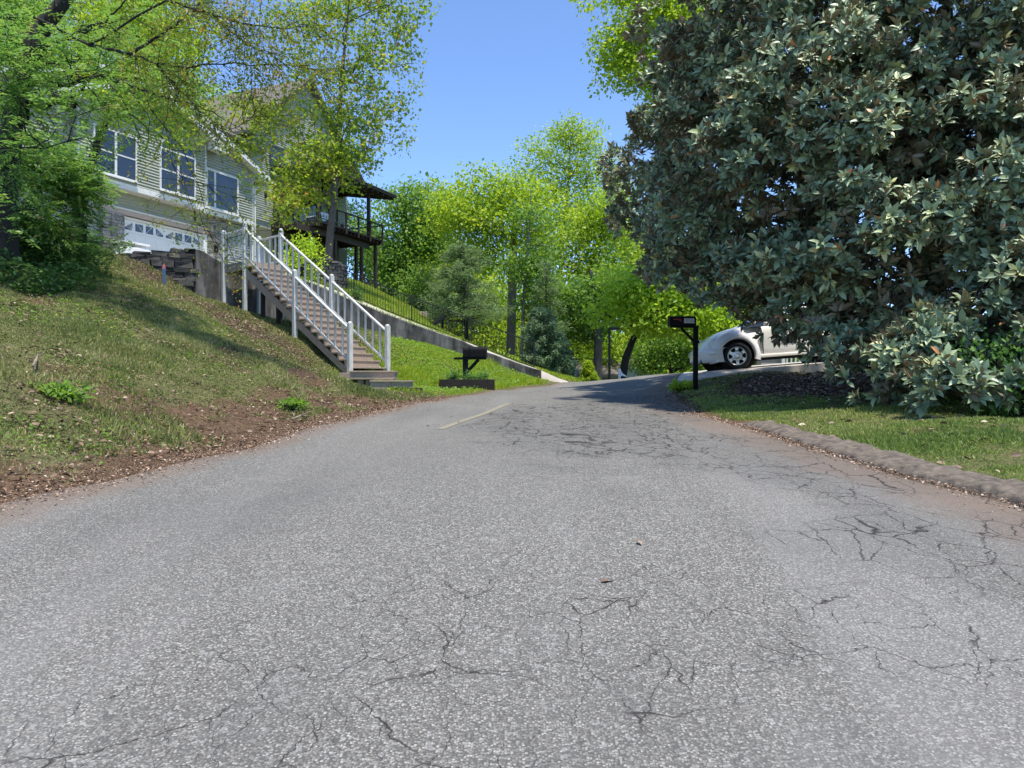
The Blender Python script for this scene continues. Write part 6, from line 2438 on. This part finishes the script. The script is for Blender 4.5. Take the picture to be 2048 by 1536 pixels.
# grit along the road edges
n = 16000
y = r.uniform(3, 16, n)
side_ = r.random(n) < .65
off_ = np.abs(r.normal(size=n)) * .16
x = np.where(side_, xl(y) + r.normal(size=n) * .14, xr(y) - off_ * .7)
C = np.stack([x, y, np.where(x > xl(y), roadz(x, y), gz(x, y)) + .004], -1)
L = .008 + .02 * r.random(n) ** 2
V, T, k = soup(OVAL, C, rdir(r, n) * np.array([1, 1, .4]), rdir(r, n) * .4 + np.array([0, 0, .8]), L, L * .8)
tag(np_mesh('gravel', V, T, M['litter'], rnd=np.repeat(np.clip(.5 + .25 * r.normal(size=n), 0, .95), k)), 'fine grit along the road edges', kind='stuff')

n = 42000
x, y = scatter(r, n, -9, -1.2, 3.5, 16, lambda x, y: (xl(y) - x > .05) * (.25 + .75 * (1 - sstep(xl(y) - x, .5, 2.5))))
m = len(x)
C = np.stack([x, y, bank_z(x, y) + .006], -1)
A = rdir(r, m) * np.array([1, 1, .3])
L = .008 + .035 * r.random(m) ** 3
tw = r.random(m) < .25
V, T, k = soup(OVAL, C, A, rdir(r, m) * .5 + np.array([0, 0, .8]), np.where(tw, L * 3 + .02, L), np.where(tw, .004, L * .7))
tag(np_mesh('bank_debris', V, T, M['litter'], rnd=np.repeat(np.clip(.38 + .28 * r.normal(size=m), 0, .97), k)), 'crumbs of soil and twigs over the bare shoulder', kind='stuff')

# far woods that close the view down low
n = 150000
x = r.uniform(-75, 75, n)
y = r.uniform(78, 112, n)
z = CZ - 8 + r.random(n) ** .9 * (9 + 9.0 * fbm(x, y, .07, 91))
L = .45 + .4 * r.random(n)
V, T, k = soup(KITE, np.stack([x, y, z], -1), rdir(r, n), rdir(r, n) * .5 + np.array([0, -.2, .5]), L, L * .7)
tag(np_mesh('distant_woods', V, T, M['lf_lime'], rnd=np.repeat(np.clip(.4 + .3 * r.normal(size=n), 0, 1), k)), 'distant low woods beyond the crest', kind='stuff')

# ================================================================== light and camera
w = bpy.data.worlds.new('World')
scene.world = w
w.use_nodes = True
nt = w.node_tree
bgn = nt.nodes['Background']
sky = nt.nodes.new('ShaderNodeTexSky')
sky.sky_type = 'NISHITA'
sky.sun_disc = False
EL, AZ = 74.0, 142.0
sky.sun_elevation = R(EL)
sky.sun_rotation = R(AZ % 360)
sky.altitude = 1200
sky.air_density = .8
sky.dust_density = .0
sky.ozone_density = 6.0
bgn.inputs['Strength'].default_value = .15
nt.links.new(sky.outputs[0], bgn.inputs[0])
sv = Vector((math.sin(R(AZ)) * math.cos(R(EL)), math.cos(R(AZ)) * math.cos(R(EL)), math.sin(R(EL))))
sl = bpy.data.lights.new('sun', 'SUN')
sl.energy = 3.2
sl.angle = R(2.0)
sl.color = (1.0, .93, .82)
so = bpy.data.objects.new('sun', sl)
so.rotation_euler = sv.to_track_quat('Z', 'Y').to_euler()
so.location = sv * 60
COL.objects.link(so)

cam = bpy.data.cameras.new('camera')
cam.sensor_width = 36
cam.lens = F / 2048 * 36
cam.clip_start = .05
cam.clip_end = 6000
co = bpy.data.objects.new('camera', cam)
co.location = (0, 0, CZ)
co.rotation_euler = (R(90), 0, 0)
COL.objects.link(co)
scene.camera = co
scene.view_settings.view_transform = 'Standard'
scene.view_settings.look = 'None'
scene.view_settings.exposure = 1.08
scene.view_settings.gamma = 1
scene.cycles.max_bounces = 8
scene.cycles.transparent_max_bounces = 8
scene.cycles.use_denoising = True
